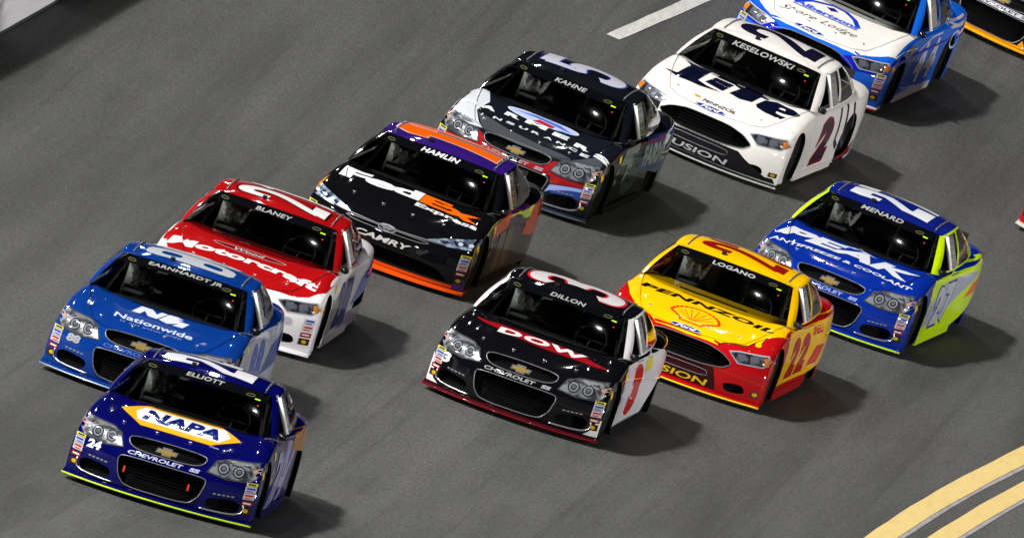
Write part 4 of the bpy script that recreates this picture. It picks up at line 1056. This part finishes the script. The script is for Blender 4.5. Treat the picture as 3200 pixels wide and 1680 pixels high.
for s in (1, -1):
    q = lambda l: [(s*x, z) for x, z in l]
    D_(root, 'nose_graphic', q([(.10, .497), (.36, .512), (.44, .60), (.49, .61), (.44, .485), (.64, .455), (.86, .462), (.965, .47), (.965, .43), (.70, .40), (.50, .36), (.475, .435), (.40, .445), (.10, .445)]), 'front', '8c181c', bv, 0)
    D_(root, 'nose_stripe', q([(.50, .35), (.70, .392), (.965, .422), (.965, .39), (.72, .352), (.52, .29), (.47, .25)]), 'front', '8c9cd8', bv, 1)
    D_(root, 'nose_panel', q([(.50, .285), (.72, .345), (.965, .385), (.965, .24), (.88, .26), (.76, .30), (.55, .262)]), 'front', '24408c', bv, 0)
ys = {'F': (-.91, .80), 'A': (-.69, .87), 'R': (-.40, .92), 'M': (-.15, .93), 'E': (.20, .88), 'R2': (.49, .80), 'S': (.76, .70)}
for k, (x, y) in ys.items(): T_(root, 'hood_letter', k[0], (x, y-.02, x+(.26 if k == 'M' else .19), y+.125), 'top', 'd8dcdc', bv, 4, .06)
for i, ch in enumerate('INSURANCE'):
    x = -.62+.155*i; y = .60+.05*(1-(x/.6)**2); T_(root, 'hood_letter', ch, (x-(-.02 if ch == 'I' else 0), y, x+(.035 if ch == 'I' else .105), y+.085), 'top', 'c8cccc', bv, 4, .045)
D_(root, 'hood_badge', ellipse(0, 1.23, .43, .16, 40), 'top', 'a8b8e0', bv, 1); D_(root, 'badge_ring', strip(ellipse(0, 1.23, .43, .16, 40), .018, True), 'top', 'd0d4e0', bv, 2)
D_(root, 'badge_field', multi(poly_vf([(-.36, 1.24), (-.1, 1.33), (.2, 1.30), (.38, 1.16), (.15, 1.22), (-.1, 1.26)]), poly_vf([(.18, 1.12), (.38, 1.14), (.30, 1.08)])), 'top', '3c5cc0', bv, 2)
D_(root, 'badge_field', [(-.10, 1.10), (-.04, 1.22), (.16, 1.18), (.14, 1.08)], 'top', 'a82430', bv, 3)
for nm, c, l, g_ in (('roof_number_outline', '3c44a0', 1, .02), ('roof_number', 'b8b8c4', 2, 0)):
    STROKE(r, nm, '5', grow((2.48, -.50, 3.20, .50), g_), .19+2*g_, RS, c, skin_bvh, l)
NUM(root, 'door_number', '5', (2.0, .20, 2.8, .70), 'left', '3c4250', bv, 1, .08, 0)
D_(root, 'quarter_panel_graphic', [(2.6, .50), (3.0, .82), (4.6, .84), (4.7, .45), (3.9, .34)], 'left', '28489c', bv, 1)
T_(root, 'quarter_lettering', 'FARMERS', (2.9, .48, 4.5, .74), 'left', 'b4b8d8', bv, 2, .05)
D_(root, 'side_graphic', [(1.5, .62), (1.8, .78), (2.6, .80), (2.3, .55), (1.9, .36), (2.0, .60)], 'left', 'a0a8c0', bv, 1)

# --- 44: white hood, blue body, cut by the top edge of the picture
root, b, r, w_, bv = start(44, 'blue race car with white hood and 44 on its door', (.983, 19.887, -.1033), 'ford', '1258c4', roof='1460d0', lip='b02818', splitter='c8c8cc', skirt='c8c4c8')
D_(root, 'hood_panel', [(-.95, 1.75), (-.955, 1.2), (-.94, .66), (-.80, .45), (-.56, .20), (-.37, .165), (0, .15), (.37, .165), (.56, .20), (.80, .45), (.94, .66), (.955, 1.2), (.95, 1.75), (0, 1.8)], 'top', '', bv, 0, mat=gloss('dcd8d4'))
details(root, 'ford', bv, '8c8a88'); stickers(root, bv); banner(w_, None, 0, 0, 0)
for s in (1, -1): D_(root, 'nose_graphic', [(s*x, z) for x, z in [(.38, .53), (.55, .60), (.90, .64), (.975, .66), (.975, .47), (.80, .46), (.60, .43)]], 'front', '1420a0', bv, 0)
ford_oval(root, bv, -.10, .235, .19, .055)
T_(root, 'hood_script', 'Shore Lodge', (-.58, .50, .40, .70), 'top', '303034', bv, 2, -.004, .5, 1.1, lambda u, v: (u, v+.04*u))
lg = D_(root, 'hood_logo', strip([(-.50, .90), (-.36, 1.16), (-.12, 1.34), (.06, 1.32), (.22, 1.16), (.33, .93)], .07), 'top', '1c34b0', bv, 1)
D_(lg, 'logo_diamond', [(-.16, 1.18), (-.08, 1.25), (0, 1.18), (-.08, 1.10)], 'top', '241c70', bv, 2)
T_(lg, 'logo_lettering', 'Albertsons', (-.50, .86, .34, 1.0), 'top', '2858d0', bv, 2, .04, .1)
D_(lg, 'logo_underline', strip([(-.50, .83), (.34, .83)], .025), 'top', '1c1c80', bv, 2)
dn = NUM(root, 'door_number', '44', (2.0, .22, 3.10, .72), 'left', 'b8bcd0', bv, 2, .06, .1)
D_(root, 'door_graphic', strip([(3.15, .77), (2.6, .76), (1.7, .62), (1.42, .42), (1.45, .24), (1.75, .19), (2.5, .16)], .025), 'left', 'a8b4d8', bv, 1)
D_(root, 'quarter_panel_graphic', strip(ellipse(3.9, .62, .25, .10, 24), .03, True), 'left', 'a8c0e0', bv, 1)
D_(root, 'quarter_panel_graphic', [(3.3, .86), (4.75, .87), (4.7, .74), (3.6, .78)], 'left', 'b8b0bc', bv, 0)

# --- car at the top right corner: black with a yellow chin, mostly outside the picture
PX = (2.48, 27.76, -.11)
root, b, r, w_, bv = start(31, 'black race car with white nose band and golden yellow chin, at the top right corner', PX, 'chevy', '0c0c10', lip='101010', splitter='e09c10')
details(root, 'chevy', bv); stickers(root, bv); banner(w_, None, 0, 0, 0)
bowtie(root)
D_(root, 'nose_band', [(-.50, .445), (.50, .445), (.50, .497), (-.50, .497)], 'front', 'b4b2bc', bv, 1)
T_(root, 'nose_lettering', 'CHEVROLET SS', (-.42, .455, .42, .488), 'front', '34323c', bv, 2, .02, .1)
D_(root, 'chin_band', [(-.975, .10), (.975, .10), (.975, .22), (.90, .16), (.50, .125), (.44, .21), (.40, .13), (-.40, .13), (-.44, .21), (-.50, .125), (-.90, .16), (-.975, .22)], 'front', 'e09c10', bv, 1)

# --- red car entering at the right edge
root, b, r, w_, bv = start(14, 'red race car with a pale chin, only its nose corner showing at the right edge', (5.17, 16.33, -.09), 'chevy', 'a01018', lip='b8b0a8', splitter='c0b8b0')
details(root, 'chevy', bv); stickers(root, bv); chevy_front(root, bv, None, None, 'b8b8b8'); banner(w_, None, 0, 0, 0)
